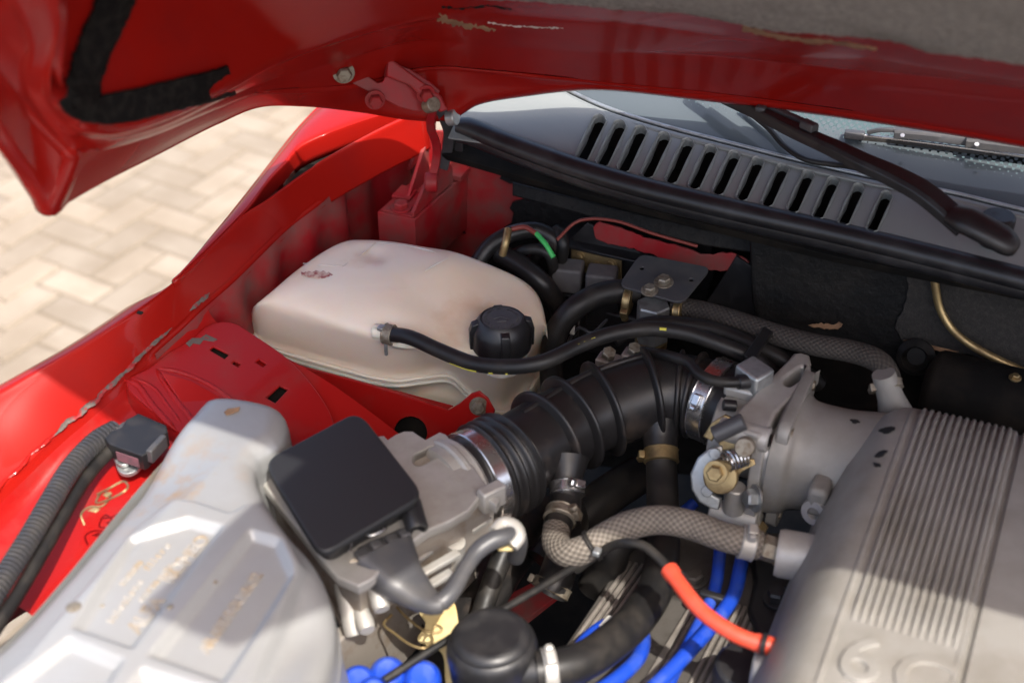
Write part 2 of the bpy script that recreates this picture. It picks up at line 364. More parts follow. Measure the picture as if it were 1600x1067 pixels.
# window glass: a fresnel mirror over clear tint; frit: black enamel print with a fading dot edge (UV.y = metres up the glass)
def glass_mat(name, frit):
    m = bpy.data.materials.new(name); m.use_nodes = True; N = m.node_tree; L = N.links
    out = N.nodes['Material Output']; N.nodes.remove(N.nodes['Principled BSDF'])
    tr = N.nodes.new('ShaderNodeBsdfTransparent'); tr.inputs[0].default_value = (0.68, 0.76, 0.76, 1)
    gl = N.nodes.new('ShaderNodeBsdfGlossy'); gl.inputs['Roughness'].default_value = 0.03
    fr = N.nodes.new('ShaderNodeFresnel'); fr.inputs[0].default_value = 1.5
    base = tr.outputs[0]
    if frit:
        uv = N.nodes.new('ShaderNodeUVMap'); sep = N.nodes.new('ShaderNodeSeparateXYZ'); L.new(uv.outputs[0], sep.inputs[0])
        vo = N.nodes.new('ShaderNodeTexVoronoi'); vo.inputs['Scale'].default_value = 1.0; vo.inputs['Randomness'].default_value = 0.0; vo.voronoi_dimensions = '2D'
        mp = N.nodes.new('ShaderNodeMapping'); mp.inputs['Scale'].default_value = (1/0.0056, 1/0.0056, 1); mp.inputs['Rotation'].default_value = (0, 0, R(45)); L.new(uv.outputs[0], mp.inputs[0]); L.new(mp.outputs[0], vo.inputs['Vector'])
        mr = N.nodes.new('ShaderNodeMapRange'); mr.inputs[1].default_value = 0.030; mr.inputs[2].default_value = 0.074; mr.inputs[3].default_value = 0.80; mr.inputs[4].default_value = 0.10; L.new(sep.outputs[1], mr.inputs[0])
        lt = N.nodes.new('ShaderNodeMath'); lt.operation = 'LESS_THAN'; L.new(vo.outputs['Distance'], lt.inputs[0]); L.new(mr.outputs[0], lt.inputs[1])
        en = N.nodes.new('ShaderNodeBsdfDiffuse'); en.inputs[0].default_value = (0.075, 0.09, 0.10, 1)
        gt = N.nodes.new('ShaderNodeMath'); gt.operation = 'LESS_THAN'; L.new(sep.outputs[1], gt.inputs[0]); gt.inputs[1].default_value = 0.076
        mu = N.nodes.new('ShaderNodeMath'); mu.operation = 'MULTIPLY'; L.new(lt.outputs[0], mu.inputs[0]); L.new(gt.outputs[0], mu.inputs[1])
        mxs = N.nodes.new('ShaderNodeMixShader'); L.new(mu.outputs[0], mxs.inputs[0]); L.new(tr.outputs[0], mxs.inputs[1]); L.new(en.outputs[0], mxs.inputs[2]); base = mxs.outputs[0]
    ms = N.nodes.new('ShaderNodeMixShader'); L.new(fr.outputs[0], ms.inputs[0]); L.new(base, ms.inputs[1]); L.new(gl.outputs[0], ms.inputs[2])
    L.new(ms.outputs[0], out.inputs['Surface']); return m
M['glass'] = glass_mat('windscreen_glass', True)

M['conduit'] = mat('grey_conduit', (0.040, 0.040, 0.044), 0.26, c2=(0.055, 0.052, 0.05), nscale=60)
M['scuff'] = mat('scuffed_plastic', (0.55, 0.40, 0.32), 0.5, c2=(0.26, 0.05, 0.05), nscale=180, lo=0.42, hi=0.6)
M['lid_black'] = mat('matt_black_lid', (0.016, 0.0165, 0.018), 0.46, bump=0.03, bscale=1200)
# ------------------------------------------------------------------ ground with clay pavers
gv = [(-40, -40, -0.005), (40, -40, -0.005), (40, 40, -0.005), (-40, 40, -0.005)]
ground = raw('ground', gv, [(0, 1, 2, 3)], M['joint'], smooth=False); tag(ground, 'sandy paved yard of tan clay pavers laid in herringbone', 'ground', kind='structure')
PW = 0.08
def paver_mesh(hor, w=PW):
    g = 0.003; lx, ly = (2*w, w) if hor else (w, 2*w)
    bm = bmesh.new(); b = 0.004
    for z, i in ((0, g), (0.048, g), (0.055, g+b)):
        for (x, y) in ((i, i), (lx-i, i), (lx-i, ly-i), (i, ly-i)): bm.verts.new((x, y, z))
    v = list(bm.verts)
    for k in (0, 4):
        for i in range(4): bm.faces.new((v[k+i], v[k+(i+1) % 4], v[k+4+(i+1) % 4], v[k+4+i]))
    bm.faces.new(v[8:12]); me = bpy.data.meshes.new('paver'); bm.to_mesh(me); bm.free(); me.materials.append(M['paver']); return me
pm = {True: paver_mesh(True), False: paver_mesh(False)}
pa = R(84); ca, sa = math.cos(pa), math.sin(pa); gc = Vector((-2.1, 2.35)); cand = []
for ix in range(-32, 33):
    for iy in range(-32, 33):
        c4 = (ix-iy) % 4
        if c4 == 0: hor = True
        elif c4 == 3: hor = False
        else: continue
        x, y = ix*PW, iy*PW
        wx, wy = gc.x+ca*x-sa*y, gc.y+sa*x+ca*y
        # distance from the strip of ground the photo shows
        q = abs((wx+2.08)*0.93+(wy-2.35)*0.35)/0.8 + abs((wy-2.35)*0.93-(wx+2.08)*0.35)/1.3
        if q < 2.2: cand.append((q, wx, wy, hor))
cand.sort(key=lambda t: t[0])
joined = bmesh.new()
for k, (q, wx, wy, hor) in enumerate(cand):
    zz = -0.055+random.uniform(-0.0025, 0.0025); tx, ty = random.gauss(0, .006), random.gauss(0, .006)
    if k < 290:
        o = bpy.data.objects.new('paver', pm[hor]); col.objects.link(o); o.parent = ground
        o.location = Vector((wx, wy, zz)) - wloc(ground); o.rotation_euler = (tx, ty, pa+random.gauss(0, .008))
    else:
        mm = Matrix.Translation((wx, wy, zz)) @ Matrix.Rotation(pa, 4, 'Z')
        n0 = len(joined.verts); joined.from_mesh(pm[hor]); joined.verts.ensure_lookup_table()
        bmesh.ops.transform(joined, matrix=mm, verts=joined.verts[n0:])
me = bpy.data.meshes.new('paver_field'); joined.to_mesh(me); joined.free()
tag(put('paver_field', me, M['paver'], ground, smooth=False), kind='stuff')

# ------------------------------------------------------------------ car body: wing, seams, bulkhead
car = thing('car_body', 'red car body around the open engine bay, wing edge seamed and scuffed', 'car', (-0.8, 1.0, 0))
def P3(l): return [W(*p) for p in l]
S = P3([(-170, 705, .835), (-70, 648, .85), (0, 610, .86), (66, 573, .868), (141, 530, .877), (230, 471, .89), (288, 427, .898), (335, 380, .906), (379, 337, .913), (418, 312, .918), (470, 274, .926), (520, 243, .933), (590, 205, .943), (640, 181, .949), (665, 168, .952)])
Ed = P3([(-90, 850, .80), (10, 755, .812), (88, 680, .826), (141, 635, .833), (193, 589, .842), (229, 550, .848), (275, 509, .855), (315, 471, .862), (360, 432, .868), (407, 386, .876), (450, 345, .884), (502, 305, .894), (535, 268, .90), (600, 222, .91), (655, 190, .918)])
NS = 64
s_, e_ = cr(S, NS), cr(Ed, NS)
def lerp(a, b, t): return a*(1-t)+b*t
zc = np.array([0, 0, 1.])
out_n = np.array([-1., 0.12, 0]); out_n /= np.linalg.norm(out_n)
rows = [s_+out_n*0.16-zc*0.42, s_+out_n*0.13-zc*0.22, s_+out_n*0.085-zc*0.09, s_+out_n*0.045-zc*0.032, s_+out_n*0.018-zc*0.008, s_+zc*0.0,
        lerp(s_, e_, .12)+zc*0.0022, lerp(s_, e_, .3)+zc*0.002, lerp(s_, e_, .6)-zc*0.0005, lerp(s_, e_, .85)-zc*0.002, lerp(s_, e_, 0.97)-zc*0.002, e_-zc*0.004, e_-out_n*0.004-zc*0.012]
# the outer flank only exists in front of the hood cut line; behind it the ledge folds down into the gap
for j in range(5):
    for i in range(NS):
        f = min(max((i/NS-0.40)/0.06, 0), 1)
        if f > 0: rows[j][i] = lerp(rows[j][i], s_[i]-out_n*0.004*(5-j)/5-zc*0.05*(5-j)/5, f)
wing = loft('wing', dense(rows, 4), M['paint'], car, rs=False, sharp=60, solid=0.0012, solid_off=1)
# the strip of outer wing behind the hood cut line, standing clear of a dark gap
o1 = cr(P3([(268, 443, .893), (288, 424, .896), (370, 322, .905), (424, 253, .912), (466, 199, .925), (505, 160, .935), (560, 120, .945), (640, 90, .95)]), 40)
i1 = cr(P3([(272, 441, .897), (290, 424, .900), (379, 335, .912), (418, 284, .920), (446, 255, .927), (474, 226, .933), (545, 196, .944), (632, 168, .953)]), 40)
rw = [i1-zc*0.03+out_n*0.004, i1-zc*0.004, i1+out_n*0.001, lerp(i1, o1, .1)+zc*0.002, lerp(i1, o1, .55)+zc*0.004, lerp(i1, o1, .9)+zc*0.001, o1, o1+out_n*0.02-zc*0.03, o1+out_n*0.05-zc*0.14, o1+out_n*0.06-zc*0.4]
loft('wing_rear_strip', dense(rw, 3), M['paint'], car, rs=False, sharp=60, solid=0.0012)
loft('gap_shade', [i1[4:]-zc*0.029+out_n*.003, s_[np.linspace(int(NS*.44), NS-2, 36).astype(int)]-zc*0.046-out_n*.001], M['bay'], car, rs=False)  # dark strip that paints the shade down in the gap
# inner side: wall falling from the seam into the bay, with pressed ribs
rows = [e_-out_n*0.004-zc*0.006]
for (dx, dz) in ((0.006, .02), (0.006, .05), (0.008, .10), (0.01, .18), (0.02, .30)): rows.append(e_-out_n*dx-zc*dz)
for j in range(1, len(rows)):
    for i in range(NS):
        t = i/NS
        w = 0.006*math.sin(i*1.15)*(1 if t > .45 else 0) + (-0.02 if t > .82 else 0)
        rows[j][i] -= out_n*w*min(j, 2)/2
loft('inner_side_wall', dense([r[int(NS*.38):] for r in rows], 3), M['paint_dusty'], car, rs=False, sharp=70)
# blind hole low in the side wall: a dark plate painted as its shade
b = W(503, 362, .84)
plate('opening_shade', [(493, 345), (500, 335), (511, 340), (512, 362), (506, 382), (494, 384)], [], b, (1, -.35, 0.1), 0.003, M['bay'], car)
# seam sealer: broken, torn bead along the seam
def bead(name, i0, i1_, r, off=0.0, parent=car, seed=1, m='sealer', lift=0.001):
    rr = random.Random(seed); base = e_[i0:i1_]
    pts = [p+zc*lift+out_n*(off+rr.gauss(0, .0012)) for p in base]
    ph = [rr.uniform(0, 6) for _ in range(4)]
    tube(name, pts, lambda t, s: r*(0.35+0.5*abs(math.sin(s*95+ph[0]))+0.4*abs(math.sin(s*241+ph[1]))+.25*abs(math.sin(s*530+ph[2])))*min(1, 8*t, 8*(1-t))+0.0002, M[m], parent, n=(i1_-i0)*8, seg=8, flat=(1.0, 0.5))
bead('seam_sealer', 4, 14, .0018, 0.002, seed=3, m='paint')
bead('seam_sealer', 12, 28, .0028, 0.002, seed=5)
bead('seam_sealer', 29, 33, .0036, 0.002, seed=7)
bead('seam_sealer', 34, 37, .0034, 0.007, seed=8)
bead('seam_sealer', 38, 43, .0030, 0.008, seed=9)
bead('seam_sealer', 43, 56, .0036, 0.006, seed=12, m='paint_dusty')
bead('seam_sealer', 46, 60, .0028, 0.013, seed=13, m='paint_dusty')
box('plug', W(219, 490, .8885)+Vector((0, 0, .001)), (.006, .004, .002), M['bay'], car, bevel=.0008)
# inner wing shelf below the seam at the front
ei = e_[:int(NS*.5)]
sh = [ei-zc*0.010-out_n*0.003, ei-zc*0.020-out_n*0.012, ei-zc*0.026-out_n*0.035, ei-zc*0.032-out_n*0.085, ei-zc*0.05-out_n*0.16, ei-zc*0.09-out_n*0.26]
for j in range(1, 6):
    for i in range(len(ei)):
        sh[j][i] += zc*0.003*math.sin(i*.5+j)
loft('inner_wing_shelf', dense(sh, 4), M['paint_in'], car, rs=False, sharp=80)
# strut tower: pressed top with slots, rolled edge
tp = W(400, 590, .828); tn = Vector((.16, -.10, 1)).normalized()
outl = [(196, 598), (232, 575), (262, 552), (300, 530), (325, 508), (362, 503), (405, 528), (452, 562), (492, 606), (520, 655), (530, 720), (470, 760), (380, 740), (300, 690), (236, 640)]
sl = lambda cx, cy, a, b, rot: [(cx+u*math.cos(rot)-v*math.sin(rot), cy+u*math.sin(rot)+v*math.cos(rot)) for u, v in ((-a, -b), (a, -b), (a, b), (-a, b))]
holes = [[(327, 546), (334, 541), (358, 553), (351, 560)], [(362, 567), (366, 563), (376, 568), (372, 573)], [(400, 566), (405, 561), (416, 568), (411, 573)], [(416, 621), (437, 602), (450, 608), (430, 629)]]
tower = plate('strut_tower', outl, holes, tp, tn, 0.0035, M['paint_in'], car, bev=0.0014, smooth_outline=70)
ot = cr([WP(a, b, tp, tn) for a, b in outl], 70, True); ctr = ot.mean(axis=0)
rws = []
for (k, dz) in ((0.985, .002), (1.005, .006), (1.02, .016), (1.03, .04), (1.05, .14)): rws.append(ctr+(ot-ctr)*k-zc*dz)
loft('tower_side', dense(rws, 3), M['paint_in'], tower, closed=True, rs=False, sharp=80)
plate('tower_hole_shade', [(318, 545), (340, 530), (430, 560), (462, 610), (432, 640), (400, 620)], [], tp-tn*.009, tn, .003, M['bay'], tower)  # dark plate so the slots look shaded inside
for nm, pts, r in (('pressed_ridge', [(243, 574), (280, 581), (320, 597), (352, 617), (380, 640)], .0030), ('pressed_ridge', [(243, 574), (255, 595), (275, 625), (296, 650), (310, 668)], .0030), ('pressed_ridge', [(194, 592), (215, 602), (236, 630), (258, 655), (276, 672)], .0035), ('pressed_ridge', [(205, 588), (240, 606), (262, 634), (284, 662)], .0022)):
    tube(nm, [WP(a, b, tp, tn)+Vector((0, 0, -r*.35)) for a, b in pts], lambda t, s, r=r: r*min(1, .3+6*t, .3+6*(1-t)), M['paint_in'], tower, n=40, seg=12)
plate('gusset', [(250, 580), (300, 594), (345, 620), (372, 645), (312, 662), (285, 632)], [], WP(300, 620, tp, tn)+Vector((0, 0, .0014)), tn+Vector((.14, -.2, 0)), .004, M['paint_in'], tower, bev=.0012)
plate('torn_paint', [(290, 536), (300, 528), (313, 528), (322, 522), (340, 530), (335, 534), (318, 531), (312, 538), (302, 536), (296, 542)], [], WP(310, 532, tp, tn)+Vector((0, 0, .0005)), tn, .0008, M['sealer'], tower, bev=.0002)
# tank tray: red rail with two big holes, flange on top, bolt ear
a0, a1 = W(446, 565, .79), W(701, 640, .77); dv = (a1-a0); dv.z = 0
tnr = Vector((dv.y, -dv.x, 0)).normalized()+Vector((0, 0, .25)); tnr.normalize()
tray = plate('tank_tray', [(392, 548), (446, 566), (560, 596), (625, 615), (700, 641), (716, 632), (736, 615), (748, 611), (762, 622), (773, 642), (765, 668), (740, 690), (690, 720), (560, 800), (400, 760)],
             [circ(531, 640, 24, 23), circ(641, 676, 26, 25)], a0, tnr, 0.003, M['paint_in'], car, bev=.001)
plate('tray_hole_shade', [(480, 590), (720, 655), (720, 740), (480, 740)], [], a0-tnr*.010, tnr, .002, M['bay'], tray)  # dark sheet painting the shade seen through both holes
fl = [W(392, 560, .785), W(446, 577, .78), W(560, 606, .772), W(625, 623, .768), W(700, 643, .764)]
bk = Vector((0.05, 0.28, 0)).normalized()*0.009
loft('tray_flange', [fl, [p+Vector((0, 0, .0025)) for p in fl], [p+bk+Vector((0, 0, .002)) for p in fl], [p+bk for p in fl]], M['paint_in'], tray, n=24, sharp=40)
bolt(WP(749, 634, a0, tnr)+tnr*.001, tnr+Vector((.3, 0, 0)), .0068, M['dull_bolt'], tray, h=.007)
# far side wall corner and bulkhead
YW = 1.335
fwl = plate('bulkhead_corner', [(560, 205), (690, 205), (850, 270), (850, 500), (700, 560), (560, 520)], [circ(722, 363, 6, 3.2, 12, .4)], (0, YW-.012, .88), (0, -1, .06), .004, M['paint_dusty'], car)
plate('bulkhead', [(670, 240), (1220, 300), (1260, 760), (640, 700)], [], (0, YW, 0), (0, -1, 0), .004, M['black_wall'], car)
def jag(pts, amp, seed, n=60):
    rr = random.Random(seed); q = cr([(a, b, 0) for a, b in pts], n, True)[:, :2]
    return [(a+rr.uniform(-amp, amp), b+rr.uniform(-amp, amp)) for a, b in q]
plate('insulation_sheet', jag([(800, 270), (786, 283), (835, 296), (832, 312), (795, 318), (800, 345), (770, 372), (745, 400), (760, 470), (900, 560), (1000, 560), (1100, 480), (1100, 330), (960, 262)], 3, 4, 90), [], (0, YW-.0185, .88), (0, -1, .06), .004, M['black_wall'], car)
plate('exposed_panel', jag([(930, 349), (960, 353), (1010, 372), (1060, 384), (1100, 398), (1140, 395), (1165, 405), (1168, 420), (1140, 424), (1090, 420), (1030, 402), (985, 388), (935, 376)], 1.3, 6, 80), [], (0, 1.27, .86), (0, -1, .2), .003, M['paint_dusty'], car)
plate('bulkhead_lip', [(800, 285), (900, 310), (1000, 335), (1110, 360), (1180, 372), (1175, 395), (1100, 384), (990, 356), (900, 333), (800, 306)], [], (0, 1.285, .91), (0, -1, .5), .006, M['black_wall'], car, bev=.002)
# near insulated section of the bulkhead behind the plenum
YB = 1.235
def wall_px(a, b): return WY(a, b, YB)
nb = plate('bulkhead_front', [(1168, 352), (1600, 425), (1800, 470), (1800, 800), (1200, 800), (1188, 560), (1172, 460)], [], (0, YB, .85), (0, -1, 0.02), .10, M['black_wall'], car, bev=.006)
plate('felt_sheet', jag([(1424, 424), (1500, 430), (1640, 460), (1640, 600), (1560, 570), (1500, 552), (1420, 540), (1404, 525), (1400, 505), (1412, 480), (1418, 450)], 2, 9, 90), [], (0, YB-.004, .85), (0, -1, .02), .003, M['felt_dark'], car)
plate('torn_board', jag([(1262, 508), (1280, 505), (1300, 507), (1312, 503), (1316, 510), (1300, 515), (1275, 512)], 1.5, 11, 40), [], (0, YB-.008, .84), (0, -1, .6), .003, M['tan'], car)
plate('torn_board', jag([(1410, 531), (1450, 537), (1490, 541), (1530, 551), (1490, 550), (1450, 545)], 1.5, 12, 40), [], (0, YB-.012, .82), (0, -1, .6), .003, M['tan'], car)
plate('torn_board', jag([(1150, 455), (1168, 452), (1185, 470), (1182, 490), (1150, 480)], 2, 13, 40), [], (0, 1.28, .85), (0, -1, .2), .003, M['tan'], car)
plate('lower_shelf', [(1200, 500), (1330, 525), (1450, 556), (1460, 620), (1330, 640), (1200, 600)], [], W(1330, 560, .79), (0, -.4, 1), .02, M['bay'], car, bev=.006)
lathe('grommet', [(.016, 0), (.019, .002), (.019, .006), (.013, .012), (.010, .006), (.009, .002)], WY(1432, 556, YB-.012), (0, -1, .3), M['rubber'], car)
bolt(WY(949, 330, 1.28)-Vector((0, .004, 0)), (0, -1, .2), .005, M['zinc'], car)
# hidden floor of the bay
raw('bay_floor', [(-.95, .2, .42), (.75, .2, .42), (.75, 1.45, .42), (-.95, 1.45, .42)], [(0, 1, 2, 3)], M['bay'], car, smooth=False, solid=.01)
# far wing edge beyond the hinge, by the cowl end
plate('cowl_end_panel', [(696, 205), (700, 178), (716, 160), (740, 150), (760, 150), (752, 180), (735, 205), (716, 232)], [], (-.6, 1.345, .97), (0.1, -1, .5), .01, M['paint'], car, bev=.002)

# the rest of the bay: far wing, front panel and nose, outside the frame but closing the box
raw('far_wing', [(.78, .15, .82), (.86, .15, .80), (.86, 1.45, .92), (.78, 1.45, .92), (.78, .15, .42), (.86, .15, .1), (.86, 1.45, .1), (.78, 1.45, .42)], [(0, 1, 2, 3), (0, 3, 7, 4), (1, 5, 6, 2)], M['paint'], car, smooth=False, solid=.004)
loft('nose_panel', [[(-.95, .22, .42), (0, .20, .42), (.88, .22, .42)], [(-.95, .22, .72), (0, .20, .74), (.88, .22, .72)], [(-.95, .12, .735), (0, .08, .755), (.88, .12, .735)], [(-.9, -.35, .66), (0, -.5, .68), (.85, -.35, .66)], [(-.88, -.5, .45), (0, -.66, .45), (.84, -.5, .45)], [(-.86, -.5, .15), (0, -.66, .15), (.82, -.5, .15)]], M['plastic'], car, n=24, solid=.004)
# ------------------------------------------------------------------ hood, seen from below
hood = thing('hood', 'open red hood seen from below, black foam strip and grey felt inside', 'hood', (-0.3, 1.2, 1.05))
E0 = [(-80, 90, .92), (0, 208, 1.02), (40, 265, 1.08), (66, 303, 1.118), (75, 318, 1.13), (90, 305, 1.142), (140, 275, 1.18), (230, 230, 1.25), (330, 180, 1.33), (400, 152, 1.38), (470, 150, 1.42), (564, 160, 1.47), (640, 172, 1.49), (700, 172, 1.49), (740, 150, 1.48), (820, 135, 1.46), (930, 125, 1.44), (1100, 141, 1.40), (1300, 165, 1.355), (1450, 187, 1.325), (1600, 212, 1.295), (1780, 248, 1.26)]
E1 = [(-80, 20, .92), (0, 121, .99), (35, 160, 1.03), (97, 219, 1.083), (108, 230, 1.09), (118, 227, 1.096), (150, 218, 1.12), (230, 195, 1.18), (330, 155, 1.26), (398, 131, 1.31), (470, 130, 1.37), (564, 122, 1.42), (640, 100, 1.44), (700, 95, 1.44), (740, 98, 1.44), (820, 106, 1.43), (930, 117, 1.43), (1100, 134, 1.395), (1300, 158, 1.35), (1450, 180, 1.32), (1600, 205, 1.29), (1780, 240, 1.255)]
E2 = [(-20, -100, .86), (50, 40, .95), (48, 120, 1.0), (88, 181, 1.052), (96, 190, 1.06), (107, 194, 1.068), (160, 203, 1.105), (240, 187, 1.165), (340, 142, 1.24), (400, 117, 1.285), (470, 97, 1.33), (564, 72, 1.36), (640, 52, 1.37), (700, 50, 1.37), (740, 53, 1.365), (820, 58, 1.36), (930, 66, 1.35), (1100, 72, 1.31), (1300, 90, 1.25), (1450, 103, 1.21), (1600, 122, 1.17), (1780, 150, 1.13)]
E3 = [(70, -120, .85), (100, 20, .94), (92, 130, .99), (114, 173, 1.037), (122, 182, 1.045), (132, 185, 1.053), (170, 188, 1.085), (250, 165, 1.135), (350, 118, 1.195), (410, 85, 1.23), (470, 60, 1.26), (564, 30, 1.27), (640, 12, 1.27), (700, 2, 1.265), (743, -2, 1.26), (820, 4, 1.26), (967, 15, 1.24), (1140, 35, 1.20), (1300, 56, 1.15), (1450, 82, 1.12), (1600, 103, 1.09), (1780, 130, 1.06)]
lay = [[WD(*p) for p in e] for e in (E0, E1, E2, E3)]
for l in lay:
    p = l[-1]; l += [Vector((p.x+.18, p.y, p.z)), Vector((p.x+.40, p.y+.01, p.z-.01)), Vector((p.x+.62, p.y+.02, p.z-.03))]
HF = 0.575                                      # the hood's front edge, out of sight above the frame
top, mid = [], []
for i, p in enumerate(lay[3]):
    t = min(i/(len(E3)-1), 1); zf = 1.50+0.04*math.sin(math.pi*min(t*1.2, 1))
    xs = p.x*1.0
    xq = max(p.x, -0.74)+0.03*(1-t)
    fwd = .075*max(0, min(1, (-.02-xq)/.10))
    q = Vector((xq, HF-0.02*t-fwd, zf+fwd*.55)); top.append(q)
    m_ = p.lerp(q, .45)+Vector((0, 0, .025)); mid.append(m_)
NH = 190
def cri(pts, kn, per):                          # non-uniform Catmull-Rom, the same knots for every row so columns line up
    P = np.array([list(p) for p in pts]); P = np.vstack([2*P[0]-P[1], P, 2*P[-1]-P[-2]]); t = np.concatenate([[2*kn[0]-kn[1]], kn, [2*kn[-1]-kn[-2]]]); out = []
    for i in range(1, len(P)-2):
        t0, t1, t2, t3 = t[i-1:i+3]; p0, p1, p2, p3 = P[i-1:i+3]
        for x in np.linspace(t1, t2, per, endpoint=False):
            a1 = p0*(t1-x)/(t1-t0)+p1*(x-t0)/(t1-t0); a2 = p1*(t2-x)/(t2-t1)+p2*(x-t1)/(t2-t1); a3 = p2*(t3-x)/(t3-t2)+p3*(x-t2)/(t3-t2)
            b1 = a1*(t2-x)/(t2-t0)+a2*(x-t0)/(t2-t0); b2 = a2*(t3-x)/(t3-t1)+a3*(x-t1)/(t3-t1)
            out.append(b1*(t2-x)/(t2-t1)+b2*(x-t1)/(t2-t1))
    out.append(P[-2]); return np.array(out)
ch = np.linalg.norm(np.diff(np.array([list(p) for p in lay[0]]), axis=0), axis=1)+np.linalg.norm(np.diff(np.array([list(p) for p in lay[2]]), axis=0), axis=1)
kn = np.concatenate([[0], np.cumsum(ch**.5)])
R_ = [cri(l, kn, 12) for l in lay]; Rm, Rt = cri(mid, kn, 12), cri(top, kn, 12)
def hem(a, b, t): return a*(1-t)+b*t
inw = np.array([list(FW)])
rows = [R_[0]+inw*0.006, R_[0], hem(R_[0], R_[1], .12)-inw*.001, hem(R_[0], R_[1], .5)+inw*.002, hem(R_[0], R_[1], .9)+inw*0.001, R_[1]-inw*.002, hem(R_[1], R_[2], .12)+inw*.004, hem(R_[1], R_[2], .5)+inw*0.006, hem(R_[1], R_[2], .88)+inw*.001, R_[2]-inw*.003, hem(R_[2], R_[3], .15)+inw*.001, hem(R_[2], R_[3], .5)+inw*.008, hem(R_[2], R_[3], .85)+inw*.008, R_[3]+inw*.006, hem(R_[3], Rm, .12)+inw*.006, hem(R_[3], Rm, .5), Rm, hem(Rm, Rt, .5)+np.array([0, 0, .012]), Rt]
inner = loft('inner_panel', dense(rows, 4), M['paint'], hood, rs=False, sharp=80, solid=0.010, solid_off=0.98)
hb = bvh_of(inner)
def on_hood(px, py, off): 
    h = hit(hb, px, py, off); return h if h is not None else WD(px, py, 1.1)
def ribbon(name, path, wpx, th, m, parent, n=40, off=0.0, rnd=0.4, fn=on_hood, jit=0):
    """strip of material lying on a surface, following a pixel path."""
    q = cr([(a, b, 0) for a, b in path], n)[:, :2]; T = np.gradient(q, axis=0); T /= np.linalg.norm(T, axis=1)[:, None]
    N = np.stack([-T[:, 1], T[:, 0]], 1); rows = [[] for _ in range(6)]; rr = random.Random(3)
    for i in range(n):
        w = (wpx(i/(n-1)) if callable(wpx) else wpx)/2
        j1, j2 = rr.uniform(-jit, jit), rr.uniform(-jit, jit)
        for k, (f, o_) in enumerate(((-1, -.001), (-1, th*rnd), (-.86, th), (.86, th), (1, th*rnd), (1, -.001))):
            ww = w*f+(j1 if f < 0 else j2)
            rows[k].append(fn(q[i, 0]+N[i, 0]*ww, q[i, 1]+N[i, 1]*ww, o_+off))
    V = [p for r in rows for p in r]; fa = []
    for j in range(5):
        for i in range(n-1): fa.append((j*n+i, j*n+i+1, (j+1)*n+i+1, (j+1)*n+i))
    fa.append(tuple(j*n for j in range(6))); fa.append(tuple(j*n+n-1 for j in range(5, -1, -1)))
    return raw(name, V, fa, m, parent, sharp=60)
ribbon('foam_strip', [(205, -60), (182, 0), (160, 50), (141, 95), (131, 135), (134, 172)], lambda t: 62-8*t, .008, M['foam'], hood, n=50, jit=2)
ribbon('foam_strip', [(104, 150), (118, 166), (150, 172), (200, 166), (260, 152), (320, 138), (363, 126)], lambda t: 34+18*min(1, t*3)-4*t, .007, M['foam'], hood, n=60, off=.003, jit=1.0)
# grey felt pad glued to the panel
def felt_row(pts, off): return [on_hood(a, b, off) for a, b in pts]
fe = cr([(700, -14, 0), (743, -2, 0), (850, 5, 0), (967, 16, 0), (1060, 22, 0), (1140, 36, 0), (1212, 50, 0), (1300, 56, 0), (1377, 63, 0), (1420, 72, 0), (1456, 84, 0), (1530, 92, 0), (1600, 103, 0), (1700, 118, 0)], 120)[:, :2]
rr = random.Random(5); fe = [(a, b+rr.uniform(-1.3, 1.3)) for a, b in fe]
frow = [[on_hood(a, b, -.001) for a, b in fe], [on_hood(a, b, .005) for a, b in fe], [on_hood(a, b-6, .009) for a, b in fe]]
far = [on_hood(a, b-6, .009) for a, b in fe]
r1 = [Vector((p.x, p.y*.5+HF*.5, 0)) for p in far]
def hood_z(x, y):
    h = hb.ray_cast(Vector((x, y, .9)), Vector((0, 0, 1))); return h[0].z if h[0] else 1.4
for f in (0.15, 0.4, 0.7, 0.93):
    frow.append([Vector((p.x, p.y*(1-f)+(HF+.02)*f, min(hood_z(p.x, p.y*(1-f)+(HF+.02)*f), p.z*(1-f)+1.45*f+.04)-.009)) for p in far])
loft('felt_pad', frow, M['felt'], hood, rs=False, sharp=70)
ribbon('glue_residue', [(1160, 45), (1230, 60), (1300, 67), (1370, 76)], lambda t: 9-3*t, .0012, M['tan'], hood, n=30, jit=2)
ribbon('glue_residue', [(684, 28), (710, 36), (740, 42), (775, 46)], lambda t: 12-8*t, .0008, M['tan'], hood, n=30, jit=3)
ribbon('paint_scratch', [(762, 36), (800, 41), (840, 43), (880, 45)], lambda t: 2.2, .0005, M['white'], hood, n=40, jit=1.2)
ribbon('paint_scratch', [(690, 12), (720, 14), (760, 10), (800, 14)], lambda t: 3, .0005, M['foam'], hood, n=30, jit=2)
# unseen tongue on the hood's front edge, added to shade the air box
raw('shadow_tongue', [(-.185, .54, 1.555), (.0, .57, 1.545), (-.02, .32, 1.66), (-.06, .19, 1.71), (-.14, .19, 1.71)], [(0, 1, 2, 3, 4)], M['paint'], hood, smooth=False, solid=.012)
